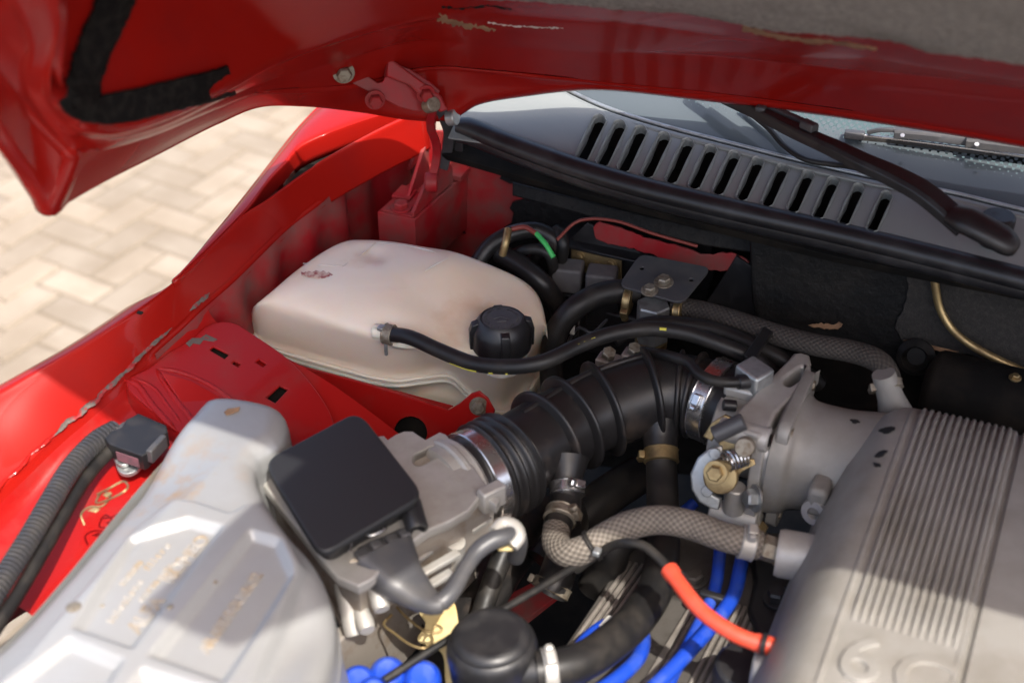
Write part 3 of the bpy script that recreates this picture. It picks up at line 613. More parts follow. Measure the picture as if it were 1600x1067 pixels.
# hinge bracket on the hood and the gooseneck hinge
hg = thing('gooseneck_hinge', 'dusty red gooseneck hood hinge with bracket and hex bolts', 'hinge', W(660, 310, .86))
br = on_hood(585, 128, .010)
bn = (-FW+RT*.35-UP*.25).normalized()
plate('hood_bracket', [(486, 88), (538, 100), (561, 108), (577, 121), (590, 130), (598, 128), (604, 116), (610, 97), (640, 108), (672, 128), (688, 142), (680, 160), (668, 173), (648, 174), (624, 168), (590, 150), (540, 125)], [], br, bn, .004, M['paint_dusty'], hg, bev=.001)
plate('bracket_rib', [(606, 96), (614, 94), (690, 150), (700, 172), (690, 176), (668, 160), (640, 134), (604, 120)], [], WP(640, 130, br+(-FW)*.014, (-FW+RT*.35-UP*.25).normalized()), bn, .012, M['paint_dusty'], hg, bev=.002)
for (x, y, r, m) in ((537, 114, .0075, 'dull_bolt'), (585, 156, .0070, 'paint_dusty'), (661, 146, .0065, 'paint_dusty')):
    bolt((on_hood(x, y, .003) if x == 537 else WP(x, y, br, bn)+bn*.003+(bn*.008 if x == 661 else Vector())), bn+Vector((-.15, 0, -.3)), r, M[m], hg, h=.009)
cyl('pivot_bush', WD(616, 116, 1.432), RT*.9-UP*.2, .0085, .016, M['paint_dusty'], hg)
cyl('pivot_bush', WD(626, 118, 1.430), RT*.9-UP*.2, .0095, .006, M['paint_dusty'], hg)
cyl('pivot_bush', WD(668, 166, 1.425), RT*.5-FW*.8, .0075, .014, M['dull_bolt'], hg)
def strap(name, pts, wpx, th, m, parent):
    """flat bar following 3-D points, its width across the picture."""
    P = cr(pts, 40); T = np.gradient(P, axis=0); T /= np.linalg.norm(T, axis=1)[:, None]
    V = []; fa = []
    for p, t in zip(P, T):
        s = np.cross(t, np.array(FW)); s /= np.linalg.norm(s); nn = np.cross(s, t); w = px_m(wpx, p)/2
        V += [p-s*w-nn*th/2, p+s*w-nn*th/2, p+s*w+nn*th/2, p-s*w+nn*th/2]
    n = len(P)
    for i in range(n-1):
        for k in range(4): fa.append((i*4+k, i*4+(k+1) % 4, i*4+4+(k+1) % 4, i*4+4+k))
    fa += [(3, 2, 1, 0), tuple(range(n*4-4, n*4))]
    return raw(name, V, fa, m, parent, sharp=40, bevel=.0008)
strap('hinge_arm', [WD(672, 290, 1.565), WD(681, 255, 1.555), WD(682, 228, 1.54), WD(674, 200, 1.51), WD(676, 172, 1.47), WD(672, 150, 1.44)], 13, .010, M['paint_dusty'], hg)
strap('hinge_arm', [WD(692, 262, 1.58), WD(700, 230, 1.56), WD(701, 205, 1.53), WD(692, 180, 1.49), WD(684, 158, 1.455)], 17, .008, M['plastic_grey'], hg)
cyl('hinge_pin', WD(700, 184, 1.485), RT-FW*.5, .009, .010, M['zinc'], hg)
cyl('hinge_pin', WD(664, 285, 1.56), RT, .011, .014, M['paint_dusty'], hg)
pz = W(650, 320, .862)
ped = plate('pedestal', [(590, 330), (648, 343), (742, 258), (690, 238)], [], pz, (0, 0, 1), .075, M['paint_dusty'], hg, bev=.002)
plate('base_plate', [(596, 327), (645, 338), (727, 262), (688, 248)], [], pz+Vector((0, 0, .003)), (0, 0, 1), .003, M['paint_dusty'], hg, bev=.0006)
plate('base_plate', [(612, 305), (640, 311), (652, 296), (628, 288)], [], pz+Vector((0, 0, .007)), (0, 0, 1), .004, M['paint_dusty'], hg, bev=.0006)
plate('base_plate', [(690, 270), (720, 277), (736, 258), (705, 248)], [], pz+Vector((0, 0, .008)), (0, 0, 1), .006, M['paint_dusty'], hg, bev=.0006)
bolt(W(627, 324, .866), (0, 0, 1), .0085, M['paint_dusty'], hg, h=.007)
def flange(pts, th=.004):
    a, b, c = [Vector(p) for p in pts[:3]]; n = (b-a).cross(c-a).normalized()
    if n.dot(FW) > 0: n = -n
    return plate('side_flange', pts, [], a, n, th, M['paint_dusty'], hg, bev=.0006, world=True)
g1a, g1b = W(640, 312, .865), W(672, 275, .865)
flange([g1a, g1b, g1b+Vector((0, 0, .045)), g1b.lerp(g1a, .25)+Vector((0, 0, .04)), g1a+Vector((0, 0, .004))])
g2a, g2b = W(647, 338, .865), W(708, 285, .865)
flange([g2a, g2b, g2b+Vector((0, 0, .02)), g2b.lerp(g2a, .3)+Vector((0, 0, .043)), g2b.lerp(g2a, .45)+Vector((0, 0, .04)), g2a+Vector((0, 0, .004))])
g3a, g3b = W(642, 266, .87), W(682, 216, .87)
flange([g3a, g3b, g3b+Vector((0, 0, .03)), g3a+Vector((0, 0, .006))])
# ------------------------------------------------------------------ cowl, seal, windscreen, wipers
c1, c2, c3 = W(912, 232, .975), W(1368, 345, .975), W(1140, 232, .992)
cn = (c2-c1).cross(c3-c1).normalized()
if cn.z < 0: cn = -cn
slots = []
sx = [925, 957, 990, 1027, 1064, 1100, 1137, 1174, 1213, 1253, 1292, 1332, 1376]
for i, x in enumerate(sx):
    t = (x-925)/451
    yb, yt = 232+t*110, 190+t*118
    slots.append(((x-11+2*t-4, yb+14), (x+11-3*t, yt+2), 9.0-1.2*t))
trim = [(858, 134), (910, 161), (967, 184), (1054, 210), (1140, 232), (1250, 260), (1370, 287), (1486, 310), (1600, 338), (1760, 375)]
outl = [(700, 215), (716, 175), (735, 158), (752, 148), (800, 128), (850, 100)]+trim+[(1760, 470), (1600, 432), (1480, 402), (1300, 362), (1100, 318), (900, 262), (790, 228)]
cowl = plate('cowl_panel', outl, [stadium(a, b, r) for a, b, r in slots], c1, cn, .003, M['cowl'], None, bev=.0008)
tag(cowl, 'silver grey cowl panel with a row of slanted slots under the windscreen', 'panel')
for a, b, r in slots:
    lp = [WP(x, y, c1, cn) for x, y in stadium(a, b, r+1.5, 8)]
    P = cr(lp, 48, True); V = []; fa = []; ctr = P.mean(axis=0); nn = np.array(cn)
    for (k, h) in ((1.22, 0.0002), (1.16, .0022), (1.04, .0034), (.93, .0026), (.86, -.001), (.84, -.008)):
        d = P-ctr; L = np.linalg.norm(d, axis=1)[:, None]; w = px_m(r, c1)*1.0
        V.append(P+(d/L)*((k-1)*w*1.6)+nn*h)
    loft('slot_rim', V, M['cowl'], cowl, closed=True, rs=False, sharp=80)
# dark plenum chamber below the slots
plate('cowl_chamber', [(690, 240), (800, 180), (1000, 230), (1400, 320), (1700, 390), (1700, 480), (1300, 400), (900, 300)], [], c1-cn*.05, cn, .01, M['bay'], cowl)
# rubber seal along the bulkhead edge
sp = [W(714, 196, .972), W(735, 200, .972), W(800, 226, .970), W(900, 262, .967), W(1000, 292, .965), W(1100, 317, .964), W(1200, 340, .963), W(1300, 362, .962), W(1450, 398, .962), W(1600, 436, .962), W(1760, 476, .962)]
seal = thing('bulkhead_seal', 'long black rubber seal strip along the edge below the slotted grey panel', 'seal', sp[5])
tube('bulb', sp, lambda t, s: .0106*min(1, .75+s*20), M['seal'], seal, n=120, seg=24, flat=(1.15, .95))
lip = [p+Vector((0, -.003, -.011)) for p in sp]
tube('lip', lip, .0062, M['seal'], seal, n=120, seg=16, flat=(.7, 1.3))
tube('carrier', [p+Vector((0, .010, -.012)) for p in sp], .006, M['seal'], seal, n=120, seg=10, flat=(1.0, 1.6))
box('end_block', W(722, 226, .93), (.012, .02, .035), M['plastic'], seal)
# windscreen
g = [W(x, y, .990) for x, y in trim]; gl = cr(g, 60)
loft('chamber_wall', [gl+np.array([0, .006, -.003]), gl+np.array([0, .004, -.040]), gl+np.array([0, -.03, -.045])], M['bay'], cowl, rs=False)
gup = np.array([0, math.cos(R(30)), math.sin(R(30))])
ws = thing('windscreen', 'dusty tinted windscreen with black dotted border above the grey panel', 'windscreen', g[4])
V = []; UVv = []
rowsv = (0.0, .02, .045, .07, .10, .16, .26, .40)
sarc = np.concatenate([[0], np.cumsum(np.linalg.norm(np.diff(gl, axis=0), axis=1))])
for h in rowsv:
    for i in range(60): V.append(gl[i]+gup*h+np.array([0, 0, .0]))
fa = []; uv = []
for j in range(len(rowsv)-1):
    for i in range(59):
        fa.append((j*60+i, j*60+i+1, (j+1)*60+i+1, (j+1)*60+i))
        for (jj, ii) in ((j, i), (j, i+1), (j+1, i+1), (j+1, i)): uv += [sarc[ii], rowsv[jj]]
me = bpy.data.meshes.new('glass'); me.from_pydata([tuple(v) for v in V], [], fa); me.uv_layers.new(name='UVMap').data.foreach_set('uv', uv)
put('glass', me, M['glass'], ws, sharp=0)
tube('edge_trim', [Vector(p)+Vector((0, -.004, .0015)) for p in gl[::4]], .0045, M['cowl'], ws, n=110, seg=12, flat=(1, .6))
tube('edge_trim', [Vector(p)+Vector((0, .004, .004)) for p in gl[::4]], .0022, M['zinc'], ws, n=110, seg=8)
dz = np.array([0, 0.03, -.055])
loft('dashboard', [gl+dz+np.array([0, .0, -.02]), gl+dz+np.array([0, .01, 0]), gl+dz+np.array([0, .2, .02]), gl+dz+np.array([0, .55, .05])], M['dash'], ws, rs=False)
# wiper lying across the slots
def on_glass(px, py, lift):
    p0 = Vector(g[4]); n = Vector((0, -math.sin(R(30)), math.cos(R(30)))); return WP(px, py, p0+n*lift, n)
wa = thing('wiper', 'black wiper arm with rounded pivot cover reaching over the slotted panel', 'wiper', W(1555, 372, .99))
def bar(name, pts, wpx, th, m, parent, n=40):
    P = cr([list(p) for p, w in pts], n); Wd = cr([(w, 0, 0) for p, w in pts], n)[:, 0] if False else np.interp(np.linspace(0, 1, n), np.linspace(0, 1, len(pts)), [w for p, w in pts])
    T = np.gradient(P, axis=0); T /= np.linalg.norm(T, axis=1)[:, None]; V = []; fa = []
    for p, t, w in zip(P, T, Wd):
        s = np.cross(t, [0, 0, 1.]); s /= np.linalg.norm(s); nn = np.cross(s, t); hw = px_m(w, p)/2
        V += [p-s*hw-nn*th, p+s*hw-nn*th, p+s*hw*1.0+nn*0, p+s*hw*.72+nn*th*.45, p-s*hw*.72+nn*th*.45, p-s*hw]
    for i in range(n-1):
        for k in range(6): fa.append((i*6+k, i*6+(k+1) % 6, i*6+6+(k+1) % 6, i*6+6+k))
    fa += [tuple(range(5, -1, -1)), tuple(range(n*6-6, n*6))]
    return raw(name, V, fa, m, parent, sharp=32, bevel=.0008)
bar('arm', [(W(1512, 352, 1.012), 46), (W(1450, 300, 1.030), 46), (W(1400, 272, 1.036), 42), (W(1350, 250, 1.040), 34), (W(1300, 226, 1.042), 26), (W(1250, 204, 1.042), 21), (W(1190, 175, 1.042), 18), (W(1140, 152, 1.040), 16), (W(1090, 128, 1.04), 14)], None, .008, M['plastic'], wa, 60)
pv = W(1552, 362, 1.008)
tube('pivot_cover', [W(1490, 336, 1.020), W(1512, 346, 1.020), W(1540, 360, 1.016), W(1566, 374, 1.010), W(1584, 383, 1.004), W(1592, 388, 1.002)], lambda t, s: .0165*(1 if t < .72 else max(.12, math.sqrt(max(0, 1-((t-.72)/.28)**2))))*(.86+.14*min(1, t*5)), M['plastic'], wa, n=40, seg=24, flat=(1, .62))
cyl('pivot', W(1552, 380, .975), (0, 0, 1), .015, .03, M['plastic'], wa)
box('joint_clip', W(1192, 165, 1.046), (.010, .024, .006), M['plastic_grey'], wa)
tube('washer_hose', [W(1160, 168, 1.02), W(1200, 200, 1.012), W(1225, 228, 1.004), W(1260, 250, 1.0), W(1310, 258, 1.0), W(1350, 262, 1.01)], .0028, M['rubber'], wa)
bar('blade', [(W(1270, 196, 1.045), 13), (W(1230, 178, 1.045), 12), (W(1180, 158, 1.045), 10), (W(1130, 135, 1.045), 10)], None, .004, M['plastic_grey'], wa)
bar('blade_clip', [(W(1255, 190, 1.05), 18), (W(1274, 199, 1.05), 18)], None, .006, M['plastic_grey'], wa, 6)
w2 = thing('wiper', 'silver edged wiper blade lying low on the dotted glass', 'wiper', on_glass(1450, 220, .005))
bar('blade_rubber', [(on_glass(1322, 213, .006), 8), (on_glass(1450, 228, .006), 9), (on_glass(1600, 249, .006), 10), (on_glass(1760, 272, .006), 10)], None, .005, M['rubber'], w2)
bar('blade_rail', [(on_glass(1322, 208, .010), 4), (on_glass(1450, 223, .010), 4), (on_glass(1600, 244, .010), 4), (on_glass(1760, 268, .010), 4)], None, .002, M['steel'], w2)
bar('end_clip', [(on_glass(1320, 207, .014), 15), (on_glass(1351, 210, .014), 15)], None, .005, M['plastic_grey'], w2, 8)
bar('bridge', [(on_glass(1355, 206, .014), 6), (on_glass(1375, 202, .02), 6), (on_glass(1400, 202, .022), 8)], None, .003, M['plastic_grey'], w2, 12)
bar('bridge', [(on_glass(1398, 204, .020), 20), (on_glass(1450, 208, .022), 20), (on_glass(1512, 216, .022), 19)], None, .006, M['plastic_grey'], w2, 16)
bar('bridge', [(on_glass(1510, 216, .026), 24), (on_glass(1560, 222, .026), 24), (on_glass(1640, 232, .026), 23), (on_glass(1760, 248, .026), 23)], None, .007, M['plastic_grey'], w2, 20)
for x, y in ((1410, 213), (1526, 227)): cyl('rivet', on_glass(x, y, .030), (0, -.6, .8), .0022, .002, M['steel'], w2, seg=12)
# ------------------------------------------------------------------ coolant expansion tank
tk = thing('expansion_tank', 'cream plastic coolant tank, stained, with black screw cap', 'tank', W(620, 560, .75))
front = [(392, 518, .778), (408, 540, .774), (470, 562, .769), (540, 582, .765), (600, 597, .762), (645, 598, .762), (683, 589, .765), (708, 598, .757), (732, 622, .738), (756, 643, .722), (786, 648, .716), (822, 612, .730), (848, 565, .750)]
A_ = [W(*p) for p in front]
T_ = [(402, 478, .838), (424, 480, .838), (480, 498, .838), (545, 518, .838), (605, 535, .836), (650, 545, .834), (690, 552, .832), (715, 558, .828), (740, 566, .822), (765, 578, .815), (795, 580, .812), (825, 560, .818), (843, 525, .825)]
Tb = [(847, 490, .835), (838, 450, .845), (802, 420, .856), (714, 393, .866), (630, 374, .868), (570, 368, .868), (529, 372, .868), (474, 406, .860), (422, 450, .848)]
T_ = [W(*p) for p in T_+Tb]
cT = sum(T_, Vector())/len(T_)
for p in T_[len(A_):]:
    d = Vector((p.x-cT.x, p.y-cT.y, 0)).normalized(); A_.append(Vector((p.x, p.y, .774))+d*.009)
QA, QT = np.array([list(p) for p in A_]), np.array([list(p) for p in T_])
Q = cr(np.concatenate([QA, QT], 1), 128, True); ringA, ringT = Q[:, :3], Q[:, 3:]
c = ringA.mean(axis=0); ct_ = ringT.mean(axis=0)
rows = []
def ofs(r, k, dz): return np.concatenate([c[None, :2]+(r[:, :2]-c[:2])*k, (r[:, 2]+dz)[:, None]], 1)
for (k, dz) in ((.88, -.075), (.96, -.06), (.98, -.02), (.985, -.005), (1.036, -.0045), (1.044, -.001), (1.038, .0028), (.992, .0045)): rows.append(ofs(ringA, k, dz))
for f in (.12, .25, .4, .55, .68, .79, .88, .95, 1.0):
    hz = (1-math.cos(f*math.pi/2))**.72; vz = math.sin(f*math.pi/2)**1.0
    r = ringA*(1-hz)+ringT*hz; r[:, 2] = (ringA[:, 2]+.004)*(1-vz)+ringT[:, 2]*vz; rows.append(r)
for k in (.93, .84, .72, .58, .42, .26, .12, .03):
    rt2 = ringT.copy()
    for _ in range(int(3+260*(1-k))): rt2 = .5*rt2+.25*(np.roll(rt2, 1, 0)+np.roll(rt2, -1, 0))
    r = ct_+(rt2-ct_)*k; w = 1-k**2
    r[:, 2] = rt2[:, 2]*(1-w)+.862*w+.004*math.sin(k*math.pi); rows.append(r)
A3 = np.stack(rows)
for _ in range(10):
    B3 = A3.copy(); B3[9:-1] = .5*A3[9:-1]+.25*(A3[8:-2]+A3[10:]); A3 = B3
rows = [r for r in A3]
def bumpz(P, x, y, s, h):
    d = ((P[:, 0]-x)**2+(P[:, 1]-y)**2)/(s*s); P[:, 2] += h*np.exp(-d)
def at(px, py, z=.855): p = W(px, py, z); return p.x, p.y
for r in rows[14:]:
    bumpz(r, *at(585, 410), .014, -.006); bumpz(r, *at(700, 425), .028, .006); bumpz(r, *at(650, 470), .024, -.006); bumpz(r, *at(770, 470), .02, -.004); bumpz(r, *at(620, 520, .845), .02, -.006); bumpz(r, *at(700, 490), .03, -.005); bumpz(r, *at(470, 470), .03, .003); bumpz(r, *at(790, 440), .03, -.004)
body = loft('tank_shell', rows, M['tank'], tk, closed=True, cap=True, rs=False, sharp=0)
tb = bvh_of(body)
def hit_t(a, b, off=0, z=.85):
    h = hit(tb, a, b, off); return h if h is not None else W(a, b, z)
lipr = ofs(ringA, 1.046, .002); hi_ = [Vector(p) for p in lipr[0:80:4]]
for dz_ in (.0032, -.0034): tube('seam_flange', [p+Vector((0, 0, dz_)) for p in hi_], .0021, M['tank'], tk, n=120, seg=8)
# mould lines on top
def on_top(l, dz=.0002): return [hit_t(a, b, 0)+Vector((0, 0, dz)) for a, b in l]
for l in ([(474, 412), (500, 414), (536, 416)], [(536, 416), (562, 400), (588, 379)], [(588, 379), (640, 385), (680, 394)]):
    tube('mould_line', on_top(l), .0007, M['tank'], tk, n=30, seg=6)
tube('mould_line', on_top([(664, 424), (680, 414), (700, 404)]), .0011, M['tank'], tk, n=20, seg=6)
st_ = [hit_t(a, b, 0) for a, b in jag([(470, 431), (488, 426), (505, 425), (520, 428), (508, 433), (488, 435)], 1.5, 2, 40)]
plate('scuff', [tuple(p) for p in st_], [], sum(st_, Vector())/len(st_)+Vector((0, 0, .0016)), (0, -.12, 1), .0012, M['scuff'], tk, world=True, bev=.0003)
# mounting ear with bolt on the left
plate('mounting_ear', [(362, 500), (372, 488), (392, 490), (404, 505), (404, 530), (380, 526), (364, 514)], [], W(380, 505, .785), (0, 0, 1), .006, M['tank'], tk, bev=.002)
bolt(W(376, 502, .787), (0, 0, 1), .0068, M['dull_bolt'], tk, h=.007)
# cap
cc = W(783, 546, .838); cc.z = .826
h0 = hit_t( 784, 540, 0)
cpos = Vector((h0.x, h0.y, h0.z-.003)) if h0 else cc
u, v = Vector((RT.x, RT.y, 0)).normalized(), Vector((-RT.y, RT.x, 0))
lathe('filler_neck', [(.024, -.02), (.026, -.004), (.0255, .008), (.025, .010)], cpos, (0, 0, 1), M['tank'], tk)
cap = lathe('filler_cap', [(.026, .002), (.0295, .003), (.0302, .006), (.0298, .022), (.0285, .0265), (.0245, .0335), (.0222, .0362), (.0215, .0368), (.0208, .0362), (.0200, .0360)], cpos, (0, 0, 1), M['plastic'], tk, seg=48)
for ang in (8, 98, 188, 278):
    d = (u*math.cos(R(ang))+v*math.sin(R(ang))); s = Vector((0, 0, 1)).cross(d)
    V = []
    for w in (-.0046, .0046):
        for (rad, h) in ((.023, .004), (.0322, .004), (.0326, .024), (.0300, .0325), (.0245, .0345), (.0222, .0345)): V.append(cpos+d*rad+s*w+Vector((0, 0, h)))
    raw('grip_lug', V, [(0, 1, 2, 3, 4, 5), (11, 10, 9, 8, 7, 6)]+[(i, i+6, (i+1) % 6+6, (i+1) % 6) for i in range(6)], M['plastic'], cap, bevel=.001, sharp=30)
lathe('rim_ring', [(.0195, .0358), (.0203, .0366), (.0208, .0366), (.0212, .036)], cpos, (0, 0, 1), M['plastic'], cap, seg=48)
lathe('cap_top', [(.0192, .0355), (.0198, .0358), (.0196, .0363), (.004, .0364)], cpos, (0, 0, 1), M['plastic_grey'], cap, seg=48)
ct = 'ATTENTION-NE PAS OUVRIR A CHAUD-'
for i, ch in enumerate(ct):
    if ch == ' ': continue
    a = -2*math.pi*i/len(ct)+2.6; d = u*math.cos(a)+v*math.sin(a); rgt = u*math.sin(a)-v*math.cos(a)
    lettering('cap_letter', ch, cpos+d*.0150-rgt*.0011+Vector((0, 0, .0364)), rgt, d, .0040, .0005, M['plastic_grey'], cap)
for (du, dv_, w, l, rot) in ((-.004, .002, .004, .012, .5), (.004, .001, .003, .010, -.6), (0, -.005, .003, .009, .1)):
    ax = (u*math.cos(rot)+v*math.sin(rot), v*math.cos(rot)-u*math.sin(rot), Vector((0, 0, 1)))
    box('cap_emblem', cpos+u*du+v*dv_+Vector((0, 0, .0366)), (l, w, .0009), M['plastic_grey'], cap, axes=ax, bevel=.0003)
# outlet spigot
hs = hit_t( 598, 520, 0); spd = (W(640, 528, .842)-W(598, 518, .842)).normalized()
cyl('outlet_spigot', hs-spd*.01, spd, .0075, .028, M['tank'], tk)
# overflow hose
oh = thing('overflow_hose', 'black rubber hose running from the cream tank past its cap', 'hose', hs)
op = [hs+spd*.006, W(640, 527, .846), W(690, 549, .846), W(740, 568, .846), W(800, 573, .852), W(850, 565, .858), W(900, 542, .862), W(950, 523, .866), W(1010, 514, .868), W(1070, 520, .868), W(1130, 540, .862), W(1180, 562, .85), W(1215, 590, .83)]
tube('hose', op, .0076, M['rubber'], oh, seg=22)
ysub = np.array([list(p) for p in op]); yy = cr(op, 200)
for (a, b_) in ((38, 52), (58, 60), (66, 67), (100, 102), (104, 105), (108, 110), (140, 143)):
    tube('print_mark', [yy[i]+np.array([.0005, -.0052, .0040 if a > 80 else -.0036]) for i in range(a, b_+1)], .0019, M['yellow'], oh, n=8, seg=6)
kc = clamp_band(hs+spd*.007, spd, .0098, .010, M['dull_bolt'], oh)
box('clip_tang', hs+spd*.006+Vector((0, -.006, -.012)), (.003, .003, .02), M['zinc'], kc, bevel=.0005)
box('clip_tang', hs+spd*.003+Vector((-.002, -.004, .009)), (.006, .008, .004), M['zinc'], kc, bevel=.0008)
# ------------------------------------------------------------------ air filter box (relief lid)
def sdf_poly(X, Y, poly):                       # negative inside
    P = np.array(poly); d = np.full(X.shape, 1e9); s = np.ones(X.shape)
    n = len(P)
    for i in range(n):
        a, b = P[i], P[i-1]; ex, ey = b-a; wx, wy = X-a[0], Y-a[1]
        t = np.clip((wx*ex+wy*ey)/(ex*ex+ey*ey), 0, 1); d = np.minimum(d, (wx-ex*t)**2+(wy-ey*t)**2)
        c1_ = Y >= a[1]; c2_ = Y < b[1]; c3_ = ex*wy > ey*wx
        f = (c1_ & c2_ & c3_) | (~c1_ & ~c2_ & ~c3_); s = np.where(f, -s, s)
    return s*np.sqrt(d)
def sst(x, a, b): t = np.clip((x-a)/(b-a), 0, 1); return t*t*(3-2*t)
def xy(l, z=.872): return [tuple(W(a, b, z)[:2]) for a, b in l]
boxo = cr([(*q, 0) for q in xy([(298, 642), (318, 620), (352, 614), (405, 621), (440, 634), (451, 660), (440, 690), (415, 706), (400, 728), (412, 768), (448, 822), (492, 872), (518, 922), (524, 975), (510, 1050), (470, 1150), (200, 1250), (-200, 1200), (-130, 1080), (0, 975), (90, 878), (170, 782), (240, 702)])], 110, True)[:, :2]
plat = xy([(268, 790), (310, 795), (362, 813), (384, 800), (420, 800), (455, 850), (478, 895), (455, 960), (400, 1090), (200, 1200), (-60, 1120), (40, 1040), (128, 930), (205, 832)])
rec1 = xy([(296, 817), (351, 831), (209, 1023), (116, 991), (203, 843)], .878)
rec2 = xy([(392, 836), (440, 850), (462, 902), (352, 1075), (234, 1034)], .878)
rec3 = xy([(110, 1005), (196, 1040), (110, 1180), (-40, 1120)], .878)
rec4 = xy([(225, 1052), (330, 1085), (250, 1220), (110, 1190)], .878)
mn, mx = boxo.min(0)-.012, boxo.max(0)+.012
st = .0022; gx = np.arange(mn[0], mx[0], st); gy = np.arange(mn[1], mx[1], st); X, Y = np.meshgrid(gx, gy)
D = sdf_poly(X, Y, boxo)
rad = .020
edge = np.clip((D+rad)/rad, 0, 1.0); Z = .876-rad*(1-np.sqrt(np.clip(1-edge**2, 0, 1)))
Z = np.where(D > -.0004, Z-np.clip((D+.0004)*14, 0, .07), Z)
neck = sst(Y, .72, .80); Z -= .010*(1-neck)*sst(-D, 0, .02)*0
Z -= .42*np.clip(-.603-X, 0, .06)*(1-sst(Y, .70, .79))
pm_ = 1-sst(sdf_poly(X, Y, plat), -.006, .003); Z += .009*pm_
for rc in (rec1, rec2, rec3, rec4): Z -= .0072*(1-sst(sdf_poly(X, Y, rc), -.006, .0015))
Z -= .012*np.exp(-((X-W(480, 960, .87).x-.012)**2/.0008+(Y-W(470, 980, .87).y)**2/.004))
keep = D < .006
idx = -np.ones(X.shape, int); idx[keep] = np.arange(keep.sum())
V = np.stack([X[keep], Y[keep], Z[keep]], 1)
fa = []
q = keep[:-1, :-1] & keep[1:, :-1] & keep[:-1, 1:] & keep[1:, 1:]
for j, i in np.argwhere(q): fa.append((idx[j, i], idx[j, i+1], idx[j+1, i+1], idx[j+1, i]))
ab = thing('air_filter_box', 'silver air filter box lid with raised panels, embossed lettering and rust stains', 'air box', W(250, 900, .80))
me = bpy.data.meshes.new('lid'); me.from_pydata([tuple(v) for v in V], [], fa); me.update()
lid = put('lid', me, M['silver'], ab, sharp=0); lb = bvh_of(lid)
rows = [np.concatenate([boxo, np.full((110, 1), z)], 1) for z in (.852, .835, .832, .80, .70)]
cen = boxo.mean(0)
for r, k in zip(rows, (.995, 1.0, 1.012, 1.012, .99)): r[:, :2] = cen+(r[:, :2]-cen)*k
loft('lower_case', dense(rows, 2), M['silver'], ab, closed=True, rs=False, sharp=40)
def emb(s, a, b, size, z=.8775):
    pa_ = hit(lb, *a); pb_ = hit(lb, *b); d = (pb_-pa_); d.z = 0
    me = text_mesh(s, 1.0, 0); w = max(v.co.x for v in me.vertices); bpy.data.meshes.remove(me)
    sp = d.length/(w*size)
    o = lettering('embossed_text', s, pa_+Vector((0, 0, -.0002)), d, Vector((0, 0, 1)).cross(d), size, .0014, M['silver_clean'], ab, bev=.0004, spacing=max(.9, min(1.7, 1+(sp-1)*1.0)))
emb('ALFA', (216, 990), (258, 938), .0165); emb('ROMEO', (268, 912), (319, 853), .0165)
emb('iniezione', (176, 973), (222, 911), .0082); emb('filtro', (233, 891), (273, 845), .0082)
emb('cartuccia', (222, 940), (270, 885), .0082); emb('motore', (193, 915), (224, 878), .0082)
emb('AR 0BE4KR10K02', (324, 1022), (408, 902), .0125)
for (x, y, s) in ((336, 909, .0022), (160, 946, .0018), (265, 948, .003), (115, 948, .006)):
    h = hit(lb, x, y)
    lathe('rust_fleck', [(s*.6, 0), (s, .0004), (s*.7, .001), (s*.2, .0014)], h-Vector((0, 0, .0002)), (0, 0, 1), M['dull_bolt'], ab, seg=9)
h = hit(lb, 362, 641); ax = (Vector((.8, .6, 0)), Vector((-.6, .8, 0)), Vector((0, 0, 1)))
plate('dry_leaf', [(350, 643), (356, 638), (366, 637), (375, 635), (373, 641), (364, 645), (354, 648)], [], h+Vector((0, 0, .0022)), (.1, -.1, 1), .0012, M['tan'], None, bev=.0003)
tag(bpy.data.objects['dry_leaf'], 'small dry tan leaf fragment on the silver air box', 'leaf')
# spring clip at the lid's edge
wc = thing('wire_clip', 'bent bright wire clip on the edge of the silver air box', 'clip', W(165, 785, .84))
tube('wire', [W(132, 820, .835), W(127, 803, .842), W(140, 792, .848), W(160, 790, .85), W(172, 775, .855), W(160, 768, .85), W(150, 785, .848), W(165, 782, .856), W(190, 770, .866), W(200, 760, .868), W(192, 752, .866), W(170, 763, .862), W(152, 772, .852)], .0009, M['brass'], wc, n=120, seg=8)
plate('clip_tab', [(136, 797), (148, 792), (157, 794), (150, 800)], [], W(147, 796, .85), (.2, -.3, 1), .0012, M['brass'], wc, bev=.0004)
plate('clip_tab', [(160, 772), (172, 767), (176, 771), (166, 777)], [], W(168, 772, .86), (.2, -.3, 1), .0012, M['brass'], wc, bev=.0004)
# ------------------------------------------------------------------ air flow meter
am = thing('air_flow_meter', 'cast aluminium air flow meter with flat black cover', 'air meter', W(600, 800, .78))
zt = W(620, 740, .842)
body_o = [(396, 738), (413, 717), (470, 690), (600, 680), (606, 686), (618, 678), (631, 673), (645, 673), (655, 680), (665, 686), (676, 680), (687, 674), (697, 678), (706, 690), (714, 699), (738, 724), (761, 758), (781, 781), (775, 790), (760, 779), (748, 777), (732, 797), (700, 815), (668, 828), (637, 851), (605, 880), (580, 905), (560, 915), (528, 902), (500, 872), (450, 808)]
plate('cast_top', body_o, [stadium((655, 718), (676, 707), 10.5)], zt, (0, 0, 1), .010, M['cast'], am, bev=.0016)
for p in (stadium((655, 718), (676, 707), 10.5),):
    V = [WP(a, b, zt, Vector((0, 0, 1))) for a, b in p]
    loft('slot_wall', [V, [q_-Vector((0, 0, .016)) for q_ in V]], M['cast'], am, closed=True, rs=False, cap=True)
lowp = W(620, 760, .834)
plate('cast_body', [(404, 738), (470, 690), (600, 690), (690, 690), (740, 735), (765, 775), (740, 790), (716, 806), (660, 830), (600, 872), (560, 905), (530, 890), (460, 800)], [], lowp, (0, 0, 1), .050, M['cast_dirty'], am, bev=.002)
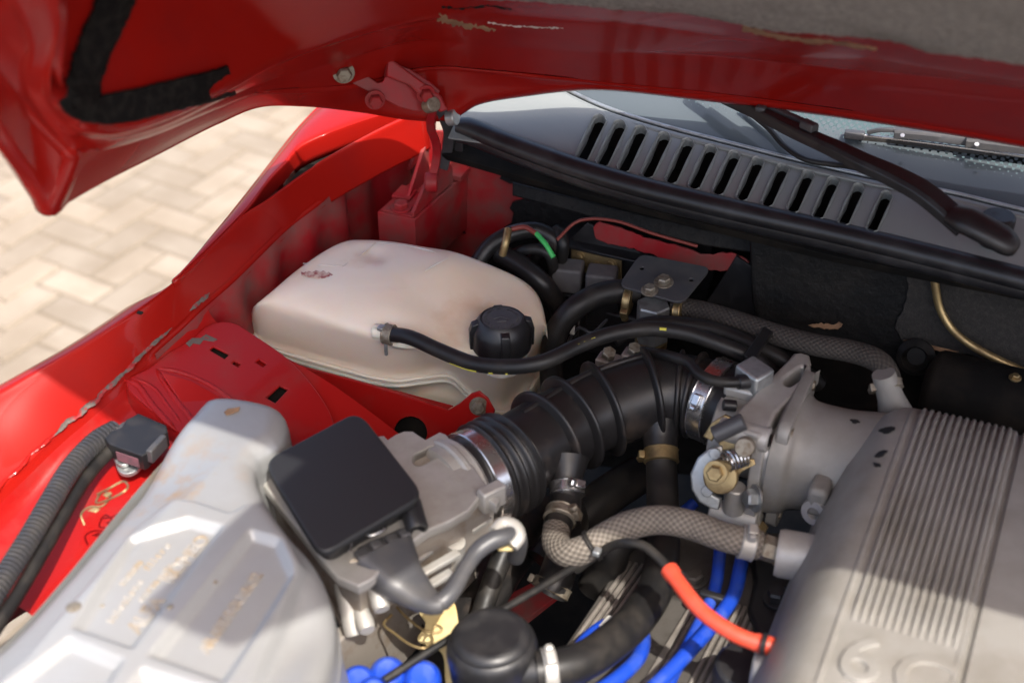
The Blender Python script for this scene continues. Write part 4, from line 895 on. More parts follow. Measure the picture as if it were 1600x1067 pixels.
# base flange at the bottom
bz = W(650, 900, .786)
plate('base_flange', [(428, 800), (520, 930), (527, 948), (548, 955), (700, 878), (790, 826), (800, 800), (700, 760)], [], bz, (0, 0, 1), .008, M['cast_dirty'], am, bev=.0015)
plate('base_flange', [(420, 800), (516, 945), (530, 970), (552, 968), (704, 888), (792, 838), (802, 810), (700, 760)], [], bz-Vector((0, 0, .012)), (0, 0, 1), .007, M['cast_dirty'], am, bev=.0015)
# stiffening fins on the near side
for (a, b) in (((672, 830), (730, 800)), ((640, 868), (700, 826)), ((636, 895), (716, 850)), ((735, 815), (765, 795)), ((640, 918), (705, 880))):
    pa_, pb_ = W(*a, .815), W(*b, .815); ax_ = (pb_-pa_).normalized()
    box('fin', (pa_+pb_)/2+Vector((0, 0, -.01)), ((pb_-pa_).length, .008, .005), M['cast'], am, axes=(ax_, Vector((0, 0, 1)).cross(ax_), Vector((0, 0, 1))), bevel=.001)
nd = (W(720, 905, .79)-W(690, 842, .79)); nd.z = 0; nd.normalize()
lathe('boss', [(.0085, 0), (.009, .004), (.0095, .022), (.011, .032)], W(712, 846, .805), (-nd.x*.3, -nd.y*.3, -1), M['cast'], am)
lathe('boss', [(.008, -.01), (.0085, .03), (.0075, .034), (.005, .034), (.0048, .03)], W(540, 928, .80), (nd.x*.6, nd.y*.6, -.75), M['cast'], am)
lathe('boss', [(.007, -.02), (.0075, .012), (.006, .016)], W(566, 960, .79), (nd.x, nd.y, -.2), M['cast'], am)
lathe('boss', [(.007, -.02), (.0075, .02), (.006, .024)], W(585, 912, .815), (nd.x, nd.y, -.35), M['cast'], am)
# outlet collar
hp = [W(728, 756, .80), W(770, 735, .80), W(815, 708, .80), W(880, 668, .802), W(935, 641, .806), W(1015, 616, .812), W(1070, 614, .814), W(1118, 626, .815), W(1150, 640, .815)]
hax = (hp[1]-hp[0]).normalized()
lathe('outlet_collar', [(.034, -.03), (.046, -.026), (.047, -.004), (.043, 0), (.041, .02)], hp[0], hax, M['cast'], am, seg=48)
lathe('collar_ridge', [(.0475, -.018), (.0495, -.016), (.0495, -.012), (.0475, -.010)], hp[0], hax, M['cast'], am, seg=48)
box('end_lug', W(768, 776, .838), (.024, .012, .022), M['cast'], am, axes=(hax, Vector((0, 0, 1)).cross(hax), Vector((0, 0, 1))), bevel=.002)
for s_t, p_, sz in (('0 280', (700, 738), .0085), ('202', (690, 752), .0085), ('M', (735, 762), .0085)):
    pp = WP(p_[0], p_[1], zt, Vector((0, 0, 1)))
    lettering('cast_mark', s_t, pp-Vector((0, 0, .0004)), W(760, 790, .84)-W(700, 720, .84), W(760, 700, .84)-W(700, 740, .84), sz*.9, .0007, M['cast'], am)
pp = WP(706, 720, zt, Vector((0, 0, 1))); lathe('cast_mark', [(.0035, -.001), (.0035, .0006), (.0026, .0006), (.0026, -.001)], pp, (0, 0, 1), M['cast'], am)
# black cover
cp = W(540, 760, .868)
def rounded(quad, r, n=6):
    out = []; m = len(quad)
    for i in range(m):
        a, b, c_ = Vector(quad[i-1]), Vector(quad[i]), Vector(quad[(i+1) % m])
        p0, p2 = b+(a-b).normalized()*r, b+(c_-b).normalized()*r
        for k in range(n+1):
            t = k/n; out.append(tuple((p0*(1-t)**2+b*2*t*(1-t)+p2*t*t)))
    return out
quad = [(410, 720), (560, 640), (664, 772), (500, 868)]
plate('cover', rounded(quad, 26), [], cp, (0, 0, 1), .008, M['lid_black'], am, bev=.0026)
quad2 = [(424, 732), (560, 662), (644, 774), (507, 856)]
plate('cover_base', rounded(quad2, 24), [], cp-Vector((0, 0, .0075)), (0, 0, 1), .020, M['plastic'], am, bev=.002)
kd = (W(655, 830, .85)-W(640, 790, .85)); kd.z = 0; kd.normalize()
lathe('adjuster_cap', [(.0085, -.012), (.0095, -.01), (.0095, .015), (.0088, .0165), (.0065, .0165), (.006, .008)], W(645, 802, .852), (kd.x, kd.y, -.35), M['plastic'], am)
# connector and its wiring boot
cn_ = thing('wiring_boot', 'grey rubber plug boot and cable clipped to the air flow meter', 'cable', W(600, 880, .82))
box('plug_housing', W(598, 862, .834), (.046, .020, .018), M['plastic_grey'], cn_, axes=((W(640, 830, .84)-W(550, 870, .84)).normalized(), kd, Vector((0, 0, 1))), bevel=.003)
tube('spring_clip', [W(546, 862, .848), W(552, 838, .852), W(566, 832, .853), W(580, 836, .853), W(598, 828, .853), W(606, 820, .85)], .0014, M['steel'], cn_, n=40, seg=8)
bp = [W(600, 872, .832), W(612, 887, .830), W(625, 903, .827), W(640, 917, .824), W(662, 935, .822), W(684, 943, .824), W(700, 930, .826)]
pb = cr(bp, 40); ud = (W(640, 840, .83)-W(560, 880, .83)); ud.normalize(); rws = []
for i, p in enumerate(pb):
    t = i/39; w = .0215*(1-t)**1.15+.0068; hgt = .0110*(1-t)**1.1+.0064; T = pb[min(i+1, 39)]-pb[max(i-1, 0)]; T /= np.linalg.norm(T)
    a = np.array(ud)*(1-t)+np.cross(T, [0, 0, 1.])*(-t if np.dot(np.cross(T, [0, 0, 1.]), np.array(ud)) < 0 else t); a -= T*np.dot(a, T); a /= np.linalg.norm(a); b = np.cross(a, T); pw = 1-.45*(1-t)
    rws.append([p+a*w*math.copysign(abs(math.cos(k))**pw, math.cos(k))+b*hgt*math.copysign(abs(math.sin(k))**pw, math.sin(k)) for k in np.linspace(0, 2*math.pi, 28, endpoint=False)])
loft('boot', rws, M['plastic_grey'], cn_, closed=True, rs=False, cap=True, sharp=60)
tube('cable', [W(662, 935, .822), W(684, 943, .824), W(706, 924, .828), W(726, 890, .834), W(745, 862, .838), W(768, 845, .842), W(790, 838, .842), W(806, 834, .836), W(812, 846, .82), W(806, 870, .79)], lambda t, s: .0072+.0006*math.sin(s*90), M['plastic_grey'], cn_, seg=18)
tube('cable_eye', [W(772, 832, .842), W(786, 818, .843), W(804, 822, .843), W(811, 838, .840), W(800, 853, .836)], .0058, M['cast'], cn_, n=30, seg=12)
plate('clip_tab', [(770, 848), (780, 858), (800, 858), (818, 838), (812, 828), (800, 846), (784, 848)], [], W(795, 850, .832), (.1, -.2, 1), .003, M['cream'], cn_, bev=.0006)
# ------------------------------------------------------------------ corrugated intake hose
ih = thing('intake_hose', 'big black ribbed rubber intake elbow with tan dust between its ribs', 'hose', hp[3]-Vector((0, 0, .05)))
P = cr(hp, 140); T, Nn, Bb = frames(P); sl_ = np.concatenate([[0], np.cumsum(np.linalg.norm(np.diff(P, axis=0), axis=1))]); LT = sl_[-1]
def rad_(t, s):
    s = t*LT
    if s < .006: return .043
    if s < .020: return .0445
    if s < .058:
        return .0475+.0028*math.sin((s-.020)/.0095*2*math.pi)-.004*max(0, (s-.05)/.008)
    k = (s-.058)/(LT-.058)
    return .0405-.0035*k+.0025*max(0, (k-.85)/.15)
tube('elbow', hp, rad_, M['rubber_dusty'], ih, n=220, seg=48)
def ring_at(px, name='rib', r=.046, w=.0052, m='rubber_dusty', parent=None, tilt=0):
    i = min(range(len(P)), key=lambda k: abs((Vector(P[k])-CAM).dot(RT)/(Vector(P[k])-CAM).dot(FW)*F+800-px))
    return lathe(name, [(r-.012, -w*.9), (r-.002, -w*.45), (r, -w*.2), (r, w*.2), (r-.002, w*.45), (r-.012, w*.9)], P[i], T[i], M[m], parent or ih, seg=56, sharp=60)
for px, r in ((852, .0490), (893, .0490), (942, .0485), (1016, .0475), (1062, .0425), (1086, .0430)): ring_at(px, r=r)
# long moulded edges top and bottom between the ribs
i0 = int(140*.25); i1_ = int(140*.80)
for sg, dr in ((1, .0395), (-1, .0400)):
    pts = []
    for i in range(i0, i1_, 6):
        a = np.array([0, .45*sg, .9*sg]); a -= T[i]*np.dot(a, T[i]); a /= np.linalg.norm(a); pts.append(P[i]+a*dr)
    tube('moulded_edge', pts, .0032, M['rubber_dusty'], ih, n=60, seg=10)
kk = 8
clamp_band(hp[0]+hax*.014, hax, .0462, .016, M['steel'], ih, name='steel_band')
ea = (hp[8]-hp[7]).normalized()
clamp_band(hp[7]+ea*.000, ea, .0418, .017, M['steel'], ih, name='steel_band', screw=(-.2, -.6, .4))
# spigots underneath
g1, g2 = W(884, 738, .79), W(884, 800, .77)
gd = (g2-g1).normalized()
lathe('spigot', [(.022, -.012), (.0165, .004), (.0145, .01), (.0140, .05)], g1, gd, M['rubber_dusty'], ih, seg=32)
clamp_band(W(886, 764, .782), gd, .0158, .012, M['steel'], ih, screw=(.6, -.3, .4))
v1, v2 = W(1032, 672, .79), W(1034, 760, .76); vd = (v2-v1).normalized()
lathe('spigot', [(.026, -.012), (.019, .004), (.0165, .012), (.0160, .03)], v1, vd, M['rubber_dusty'], ih, seg=32)
# tall black breather hose from the elbow to the round separator
bh = thing('breather_hose', 'thick black rubber hose curving from the intake elbow to the round canister', 'hose', W(1035, 760, .74))
tube('hose', [W(1032, 690, .785), W(1034, 740, .765), W(1036, 800, .75), W(1036, 860, .742), W(1026, 915, .748), W(1000, 960, .758), W(960, 1000, .768), W(915, 1030, .775), W(870, 1044, .778), W(838, 1048, .778)], lambda t, s: .0148+.0012*min(1, t*3), M['rubber'], bh, seg=30)
clamp_band(W(1033, 712, .778), vd, .0160, .013, M['brass'], bh, screw=(-1, -.3, .1))
clamp_band(W(858, 1046, .778), W(838, 1048, .778)-W(870, 1044, .778), .0172, .011, M['cast'], bh, screw=(0, -.3, .9))
can = thing('separator_canister', 'round black plastic oil separator with ridged domed lid', 'canister', W(768, 1060, .72))
cc2 = W(768, 1006, .79); cax = Vector((-.06, -.02, 1))
lathe('lid', [(.036, -.030), (.0365, -.012), (.0370, -.010), (.0372, -.004), (.0362, .001), (.0345, .005), (.0325, .0065), (.0325, .008), (.0300, .0115), (.026, .0135), (.0235, .0138), (.021, .0130), (.008, .0142), (.001, .0144)], cc2, cax, M['plastic'], can, seg=56, sharp=50)
lathe('body', [(.030, -.09), (.033, -.085), (.0345, -.03), (.034, -.028)], cc2, cax, M['plastic'], can, seg=48)
cyl('outlet', cc2+Vector((.025, -.004, -.016)), W(860, 1046, .778)-W(800, 1046, .775), .0145, .03, M['plastic'], can)

# small plug details
pu = (W(640, 838, .84)-W(550, 878, .84)).normalized()
for (x, y, w_, h_) in ((566, 868, .012, .008), (588, 856, .010, .012), (612, 846, .010, .010), (632, 838, .009, .012)):
    box('plug_ridge', W(x, y, .842), (w_, .010, h_), M['plastic_grey'], cn_, axes=(pu, Vector((-pu.y, pu.x, 0)), Vector((0, 0, 1))), bevel=.0015)
cyl('plug_screw', W(553, 880, .838), (.3, -.5, .6), .004, .005, M['dull_bolt'], cn_, seg=10)
# ------------------------------------------------------------------ throttle body
tb_ = thing('throttle_body', 'cast aluminium throttle body with brass linkage and coil spring', 'throttle', W(1180, 720, .74))
tz = W(1200, 640, .858)
plate('top_bar', [(1141, 662), (1143, 652), (1152, 641), (1232, 561), (1240, 551), (1252, 550), (1265, 554), (1268, 566), (1262, 580), (1270, 583), (1282, 574), (1212, 645), (1203, 664), (1195, 678), (1184, 681), (1160, 672)], [stadium((1232, 595), (1254, 580), 8)], tz, (0, 0, 1), .022, M['cast'], tb_, bev=.003)
x0 = W(1200, 668, .856).x
# vertical flange towards the plenum
fx = WX(1210, 700, x0+.002)
def yz_plate(name, x, y0, y1, z0, z1, th, m, parent, r=.012, holes=()):
    out = []
    for (cy, cz, a0_) in ((y0+r, z0+r, math.pi), (y1-r, z0+r, 1.5*math.pi), (y1-r, z1-r, 0), (y0+r, z1-r, .5*math.pi)):
        for k in range(7):
            a = a0_+k/6*math.pi/2; out.append((x, cy+r*math.cos(a), cz+r*math.sin(a)))
    hs_ = [[(x, hy+hr*math.cos(t), hz+hr*math.sin(t)) for t in np.linspace(0, 2*math.pi, 16, endpoint=False)] for hy, hz, hr in holes]
    return plate(name, out, hs_, (x, 0, 0), (-1, 0, 0), th, m, parent, bev=.0015, world=True)
y0 = W(1195, 680, .855).y; y1 = W(1297, 582, .86).y
yz_plate('flange', x0-.010, y0, y1, .742, .839, .016, M['cast'], tb_, holes=[((y0+y1)/2, .80, .036)])
lathe('throttle_bore', [(.034, -.022), (.0385, -.020), (.0395, .0), (.0395, .03)], (x0-.035, (y0+y1)/2, .806), (1, 0, 0), M['cast'], tb_, seg=48)
cyl('bolt_boss', (x0-.042, y0+.004, .8475), (1, 0, 0), .0118, .046, M['cast'], tb_)
cyl('socket_shade', (x0+.0035, y0+.004, .8475), (1, 0, 0), .0062, .0012, M['bay'], tb_)  # dark disc painted as the shade inside the bolt hole
cyl('bolt_boss', (x0-.042, y0+.002, .752), (1, 0, 0), .0105, .046, M['cast'], tb_)
box('front_web', (x0-.004, y0+.003, .80), (.012, .012, .085), M['cast'], tb_, bevel=.002)
sw = W(1170, 590, .858)
box('position_sensor', W(1178, 588, .862), (.03, .026, .022), M['zinc'], tb_, axes=((W(1196, 600, .86)-W(1168, 580, .86)).normalized(), (W(1196, 580, .86)-W(1168, 596, .86)).normalized(), Vector((0, 0, 1))), bevel=.003)
box('sensor_bracket', W(1170, 612, .85), (.045, .018, .012), M['cast'], tb_, bevel=.003)
cyl('screw', W(1150, 634, .85), (-.9, -.4, .1), .0055, .012, M['plastic'], tb_)
# linkage
lk = WD(1120, 745, 1.285); ln = (-FW*.8+Vector((-.2, -.5, .1))).normalized()
q0 = plate('throttle_quadrant', [(1128, 696), (1108, 700), (1090, 715), (1078, 740), (1080, 765), (1092, 785), (1110, 795), (1122, 797), (1126, 780), (1112, 772), (1102, 755), (1102, 738), (1114, 724), (1130, 716)], [], lk, ln, .010, M['zinc'], tb_, bev=.002)
for (x, y) in ((1118, 708), (1106, 766)): cyl('rivet', WP(x, y, lk, ln), ln, .0052, .004, M['zinc'], q0)
lathe('cam_disc', [(.014, -.005), (.0155, -.004), (.0155, .0015), (.0145, .0025), (.010, .0028)], WD(1126, 745, 1.275), ln, M['brass'], tb_)
bolt(WD(1118, 738, 1.262), ln, .0075, M['brass'], tb_, h=.008)
plate('lever', [(1128, 726), (1150, 712), (1178, 718), (1180, 726), (1160, 736), (1142, 756), (1128, 752)], [], WD(1150, 730, 1.28), ln, .004, M['brass'], tb_, bev=.001)
plate('lever', [(1098, 682), (1112, 660), (1132, 648), (1142, 652), (1136, 664), (1120, 676), (1112, 690)], [], WD(1120, 670, 1.285), ln, .006, M['brass'], tb_, bev=.0015)
plate('lever', [(1118, 684), (1150, 676), (1162, 690), (1150, 702), (1128, 704)], [], WD(1140, 690, 1.28), ln, .005, M['brass'], tb_, bev=.001)
cyl('stop_cap', WD(1166, 696, 1.265), ln, .009, .012, M['dull_bolt'], tb_)
cyl('linkage_arm', WD(1115, 680, 1.275), (W(1150, 665, .84)-W(1118, 680, .83)), .008, .03, M['plastic_grey'], tb_)
hx = []; sa_, sb_ = WD(1134, 722, 1.268), WD(1164, 712, 1.275); sdv = sb_-sa_; su, sv, _ = axes_of(sdv)
for i in range(90): a = i/90*2*math.pi*6; hx.append(sa_+sdv*(i/90)+su*.0085*math.cos(a)+sv*.0085*math.sin(a))
tube('return_spring', hx, .0013, M['steel'], tb_, n=200, seg=6)
cyl('shaft', WD(1150, 760, 1.31), Vector((0, 0, -1)), .010, .03, M['cast'], tb_)
cyl('stud', WD(1168, 772, 1.30), RT, .0035, .018, M['dull_bolt'], tb_); bolt(WD(1180, 778, 1.295), -RT-FW*.3, .009, M['zinc'], tb_, h=.01)
plate('cable_bracket', [(1120, 790), (1180, 800), (1200, 822), (1190, 842), (1138, 815), (1118, 806)], [], W(1150, 810, .745), (-.1, -.3, 1), .003, M['brass'], tb_, bev=.0006)
sensor = thing('sensor_lead', 'thin black cable plugged into the throttle body sensor', 'cable', W(1150, 598, .86))
tube('cable', [W(1000, 548, .84), W(1045, 556, .858), W(1075, 566, .864), W(1092, 584, .866), W(1115, 595, .866), W(1145, 597, .865), W(1166, 595, .864)], .0052, M['rubber'], sensor)
cyl('plug', W(1152, 597, .864), W(1172, 594, .864)-W(1145, 597, .865), .0072, .014, M['plastic'], sensor)
# ------------------------------------------------------------------ intake plenum
pl = thing('intake_plenum', 'cast alloy intake plenum with raised ribs and large 6C lettering', 'plenum', (-.02, .9, .76))
sec = [(-.150, .72), (-.145, .76), (-.136, .80), (-.123, .838), (-.109, .862), (-.100, .871), (-.094, .8745), (-.086, .8765), (-.080, .8768), (-.04, .878), (.0, .879), (.0075, .879), (.0095, .8755), (.0115, .8755), (.0135, .880), (.06, .881), (.12, .878), (.16, .86), (.19, .80)]
ys = [.50, .60, .70, .80, .90, .98, 1.03, 1.06, 1.080, 1.094, 1.104, 1.109, 1.110]
rows = []
for y in ys:
    t = max(0, (y-1.03)/.08); d = t**2.6
    r = []
    for (x, z) in sec:
        xx = x if x > -.08 else x+.035*d*(-(x+.08)/.07)
        xx += (y-.9)*.02*(1 if x < 0 else 0)*0
        r.append((xx+.0*y, y, z-(.012*t**1.5+.030*d) if z > .80 else z))
    rows.append(r)
pbod = loft('plenum_body', dense(rows, 4), M['plenum'], pl, rs=False, sharp=60)
cap_ = rows[-1]; raw('end_wall', [Vector(p) for p in cap_]+[Vector((.19, 1.105, .72)), Vector((-.15, 1.105, .72))], [tuple(range(len(cap_)+2))], M['plenum'], pl)
pbv = bvh_of(pbod)
def pz_(x, y):
    h = pbv.ray_cast(Vector((x, y, 1.2)), Vector((0, 0, -1))); return h[0].z if h[0] else .878
def rib_line(x, ya, yb, w, h, parent, m, n=26, base=0, dip=0):
    V = []; fa = []
    prof = ((-w/2, -.001), (-w*.42, h*.6), (-w*.2, h), (w*.2, h), (w*.42, h*.6), (w/2, -.001))
    for i in range(n):
        y = ya+(yb-ya)*i/(n-1)
        e = min(1, i/1.2, (n-1-i)/1.2)
        for (dx, dz) in prof: V.append((x+dx, y, pz_(x+dx, y)+base+(dz*e if dz > 0 else dz)))
    for i in range(n-1):
        for k in range(5): fa.append((i*6+k, i*6+k+1, i*6+6+k+1, i*6+6+k))
    fa += [(5, 4, 3, 2, 1, 0), tuple(range(n*6-6, n*6))]
    return raw('rib', V, fa, m, parent, sharp=50)
for k in range(13):
    x = -.0725+k*.00615
    rib_line(x, .783, 1.0905, .0042, .0036, pl, M['plenum'])
rib_line(-.0815, .56, 1.085, .0055, .0016, pl, M['plenum'])
rib_line(.006, .56, 1.09, .005, .0010, pl, M['plenum'])
# big cast figures
for s_t, px_, py_, sz in (('6', 1300, 1052, .064), ('C', 1381, 1082, .066)):
    pp = W(px_, py_, .8775)
    lettering('cast_figure', s_t, pp, (1, 0.0, 0.01), (0, 1, 0), sz, .0016, M['plenum'], pl, bev=.0011)
# neck from throttle flange to plenum
ny = (y0+y1)/2; rws = []
for (x, ry, rz, zc_, sq) in ((x0+.006, .058, .054, .802, 2.6), (x0+.020, .057, .0535, .803, 2.4), (x0+.030, .052, .050, .804, 2.1), (x0+.06, .052, .050, .805, 2), (x0+.085, .060, .056, .803, 2), (x0+.105, .075, .066, .798, 2), (x0+.125, .095, .074, .79, 2)):
    r = []
    for a in np.linspace(0, 2*math.pi, 56, endpoint=False):
        c_, s__ = math.cos(a), math.sin(a); r.append((x, ny-.004-(.02 if x > x0+.08 else 0)*((x-x0-.08)/.045)+ry*math.copysign(abs(c_)**(2/sq), c_), zc_+rz*math.copysign(abs(s__)**(2/sq), s__)))
    rws.append(r)
neck = loft('neck', dense(rws, 4), M['plenum'], pl, closed=True, rs=False, sharp=70)
yz_plate('neck_flange', x0+.0085, y0+.008, y1+.004, .738, .860, .011, M['plenum'], neck, r=.014)
nbv = bvh_of(neck)
for (yy_, zz_) in ((y0+.021, .848), (y1-.010, .848), (y0+.021, .752)): cyl('flange_bolt', (x0+.0175, yy_, zz_), (1, 0, 0), .0052, .004, M['dull_bolt'], neck, seg=6)
for pxs in ([(1372, 672), (1385, 667), (1398, 666), (1396, 672), (1382, 676)], [(1366, 712), (1376, 704), (1387, 703), (1380, 710), (1370, 714)], [(1364, 722), (1374, 724), (1376, 728), (1366, 727)], [(1328, 655), (1338, 655), (1344, 659), (1334, 660)]):
    cx_ = sum(p[0] for p in pxs)/len(pxs); cy_ = sum(p[1] for p in pxs)/len(pxs)
    h = None
    for bv in (pbv, nbv):
        r_ = ray(cx_, cy_).normalized(); hh = bv.ray_cast(CAM, r_)
        if hh[0] is not None and (h is None or hh[3] < h[3]): h = hh
    if h:
        nn_ = h[1] if h[1].dot(FW) < 0 else -h[1]
        plate('paint_chip', jag(pxs, .8, 3, 20), [], h[0]+nn_*.0012, nn_, .0008, M['rubber'], pl, bev=.0002)
# lug and hose boss on the near flank
lathe('lug', [(.012, -.03), (.0125, .0), (.012, .003), (.006, .003), (.0055, -.004)], W(1273, 800, .80), (-.25, -1, .12), M['cast'], pl)
box('lug_web', W(1281, 772, .81), (.018, .03, .03), M['plenum'], pl, bevel=.005)
bd = (W(1195, 862, .80)-W(1250, 872, .80)).normalized()
lathe('hose_boss', [(.021, -.05), (.021, .012), (.0195, .016), (.012, .016)], W(1243, 868, .80), bd, M['cast'], pl)
lathe('port', [(.017, -.02), (.0125, .0), (.0115, .012), (.0108, .028)], W(1392, 622, .85), W(1384, 592, .872)-W(1394, 625, .85), M['plenum'], pl)
cyl('corner_boss', W(1215, 1050, .79), Vector((-1, -.1, 0)), .016, .02, M['cast'], pl)
# ------------------------------------------------------------------ rear braided hose, vacuum valve plate
vp = thing('vacuum_valve', 'silver hex valve bolted under a flat black mounting plate', 'valve', W(1025, 500, .79))
vz = W(1040, 435, .862); vn = Vector((.02, -.16, 1)).normalized()
plate('mounting_plate', rounded([(966, 446), (1000, 396), (1112, 418), (1066, 474)], 14), [circ(1003, 419, 4, 2.6, 10), circ(1080, 437, 4.2, 2.6, 10)], vz, vn, .003, M['plastic_grey'], vp, bev=.0008)
bolt(WP(1037, 441, vz, vn), vn, .0070, M['dull_bolt'], vp, h=.007); bolt(WP(1015, 454, vz, vn), vn, .0062, M['dull_bolt'], vp, h=.006)
vb = W(1020, 492, .832)
lathe('hex_body', [(.0165, -.030), (.0175, -.028), (.0175, .012), (.0165, .014)], vb, (0, 0, 1), M['zinc'], vp, seg=6, sharp=20)
lathe('collar', [(.0155, -.042), (.017, -.038), (.017, -.03)], vb, (0, 0, 1), M['brass'], vp)
cyl('port_pin', vb+Vector((.006, -.016, -.004)), (0.1, -1, 0), .004, .003, M['steel'], vp, seg=14)
bhs = thing('braided_hose', 'dark braided rubber hose from the silver valve to the plenum top', 'hose', W(1230, 530, .84))
brp = [W(1052, 480, .838), W(1090, 485, .842), W(1150, 502, .85), W(1210, 522, .856), W(1270, 538, .862), W(1330, 549, .868), W(1368, 562, .872), W(1386, 582, .868), W(1392, 608, .858)]
tube('hose', brp, .0108, M['braid_dark'], bhs, n=150, seg=30)
clamp_band(W(1062, 487, .838), W(1090, 485, .842)-W(1052, 480, .838), .0118, .008, M['brass'], bhs, screw=(0, -.8, -.5))
clamp_band(W(1389, 602, .862), brp[8]-brp[7], .0118, .009, M['dull_bolt'], bhs, screw=(-1, -.2, .0))
box('hose_tie', W(1187, 536, .862), (.014, .062, .004), M['rubber'], bhs, axes=((W(1200, 545, .86)-W(1180, 530, .86)).normalized(), (W(1202, 512, .86)-W(1172, 556, .86)).normalized(), Vector((0, 0, 1))), bevel=.0015)
h2 = thing('vacuum_hose', 'thick black hose arching into the mounting plate of the silver valve', 'hose', W(900, 480, .82))
tube('hose', [W(1000, 455, .842), W(965, 455, .842), W(930, 463, .838), W(895, 484, .828), W(870, 518, .805), W(862, 560, .775), W(862, 610, .74)], .0125, M['rubber'], h2, seg=26)
clamp_band(W(981, 470, .838), Vector((1, .1, 0)), .013, .008, M['brass'], h2, screw=(0, -.8, -.4))
h3 = thing('return_hose', 'long black hose lying behind the overflow hose under the hose tie', 'hose', W(1080, 520, .83))
tube('hose', [W(960, 530, .835), W(1010, 508, .845), W(1070, 508, .848), W(1130, 520, .848), W(1190, 545, .845), W(1240, 572, .835), W(1280, 600, .81)], .0085, M['rubber'], h3)
# ------------------------------------------------------------------ front braided hose and brass fittings
fb = thing('braided_hose', 'light grey braided hose bent over to a brass fitting on the plenum', 'hose', W(1000, 830, .80))
fp = [W(885, 770, .778), W(880, 795, .775), W(870, 826, .772), W(870, 850, .775), W(888, 864, .782), W(918, 856, .792), W(950, 836, .802), W(985, 820, .81), W(1030, 812, .815), W(1080, 820, .815), W(1130, 838, .812), W(1188, 852, .806)]
tube('hose', fp[1:], .0128, M['braid'], fb, n=170, seg=32)
tube('sleeve', fp[:3], .0135, M['rubber'], fb, n=20, seg=28)
clamp_band(W(876, 806, .776), fp[2]-fp[1], .0142, .011, M['dull_bolt'], fb, screw=(.8, -.2, .3))
zt_ = clamp_band(W(925, 852, .795), fp[6]-fp[5], .0138, .004, M['rubber'], fb, name='cable_tie')
box('tie_buckle', W(933, 862, .804), (.006, .008, .005), M['zinc'], zt_, bevel=.0008)
clamp_band(W(1168, 848, .808), fp[11]-fp[10], .0142, .013, M['cast'], fb, screw=(.1, -.1, 1))
fdir = (W(1230, 866, .80)-W(1188, 852, .806)).normalized()
lathe('union_nut', [(.0105, 0), (.0115, .002), (.0115, .014), (.0105, .016)], W(1190, 853, .806), fdir, M['dull_bolt'], fb, seg=6, sharp=20)
lathe('union_nut', [(.0095, 0), (.012, .001), (.012, .010), (.009, .012)], W(1212, 861, .803), fdir, M['brass'], fb, seg=6, sharp=20)
lathe('union_tail', [(.007, 0), (.007, .05)], W(1186, 852, .806), fdir, M['brass'], fb)
# ------------------------------------------------------------------ valve cover, leads
vc = thing('valve_cover', 'dark grey engine cover with groups of bare metal ribs', 'engine cover', (-.24, .88, .66))
vcz = W(1080, 960, .715); vcn = Vector((-.12, -.02, 1)).normalized()
plate('cover_panel', [(1000, 830), (1270, 830), (1300, 900), (1180, 1180), (760, 1180), (880, 1010)], [], vcz, vcn, .03, M['valve'], vc, bev=.004)
dY = Vector((0, 1, 0)); dY = (dY-vcn*dY.dot(vcn)).normalized(); dXx = dY.cross(vcn)
def vrib(a, b, w=.0032, h=.0045):
    pa_, pb_ = WP(*a, vcz, vcn), WP(*b, vcz, vcn); ax_ = (pb_-pa_).normalized(); sx_ = vcn.cross(ax_)
    o = box('rib', (pa_+pb_)/2+vcn*(h/2-.001), ((pb_-pa_).length, w, h), M['rib_edge'], vc, axes=(ax_, sx_, vcn), bevel=.0008); return o
for k in range(6): vrib((886+k*10, 1020+k*2), (985+k*10, 880+k*2))
for k in range(5): vrib((1058+k*14, 1110), (1146+k*9.5, 944+k*3))
vrib((985, 1110), (1086, 944), .006); vrib((1000, 1110), (1096, 946), .004)
cvb = plate('black_plate', [(1170, 860), (1275, 850), (1290, 900), (1232, 1010), (1190, 1010), (1168, 950), (1178, 905)], [], WP(1220, 930, vcz+vcn*.010, vcn), vcn, .012, M['plastic'], vc, bev=.004)
bolt(WP(1215, 935, vcz+vcn*.012, vcn), vcn, .009, M['plastic'], vc, h=.01)
bolt(WP(1085, 905, vcz+vcn*.001, vcn), vcn, .009, M['valve'], vc, h=.008)
pc = cyl('filler_cap', W(1160, 1066, .745), (0.1, 0, 1), .026, .022, M['plastic'], None, seg=40); tag(pc, 'black round cap between the plenum corner and the ribbed engine cover', 'cap')
def lead(label, pts, r=.0058):
    o = tube('spark_lead', [W(*p) for p in pts], r, M['blue'], None, seg=18); return tag(o, label, 'ignition lead', 'blue spark plug leads')
lead('blue spark lead beside the orange tube, the one crossing it nearer the canister', [(1128, 820, .742), (1124, 870, .742), (1118, 915, .745), (1105, 950, .746), (1085, 990, .744), (1058, 1040, .74), (1030, 1090, .735), (960, 1180, .72), (860, 1260, .70)])
lead('blue spark lead beside the orange tube, the one nearer the plenum', [(1166, 840, .742), (1156, 890, .745), (1148, 925, .748), (1128, 958, .752), (1092, 1000, .752), (1050, 1045, .75), (1010, 1085, .745), (930, 1170, .72), (840, 1240, .70)], .0066)
lead('short blue spark lead looping out from under the thick black hose', [(985, 950, .728), (1003, 985, .735), (1000, 1022, .742), (970, 1055, .745), (925, 1085, .745), (840, 1130, .735), (720, 1150, .73)], .0066)
lead('blue spark lead showing behind the upright black hose', [(1085, 785, .715), (1035, 830, .70), (1002, 872, .70), (998, 905, .70), (1010, 945, .70)])
lead('blue spark lead with a white tip under the thick black hose', [(953, 972, .732), (930, 985, .735), (905, 1010, .735), (890, 1040, .73)], .0056)
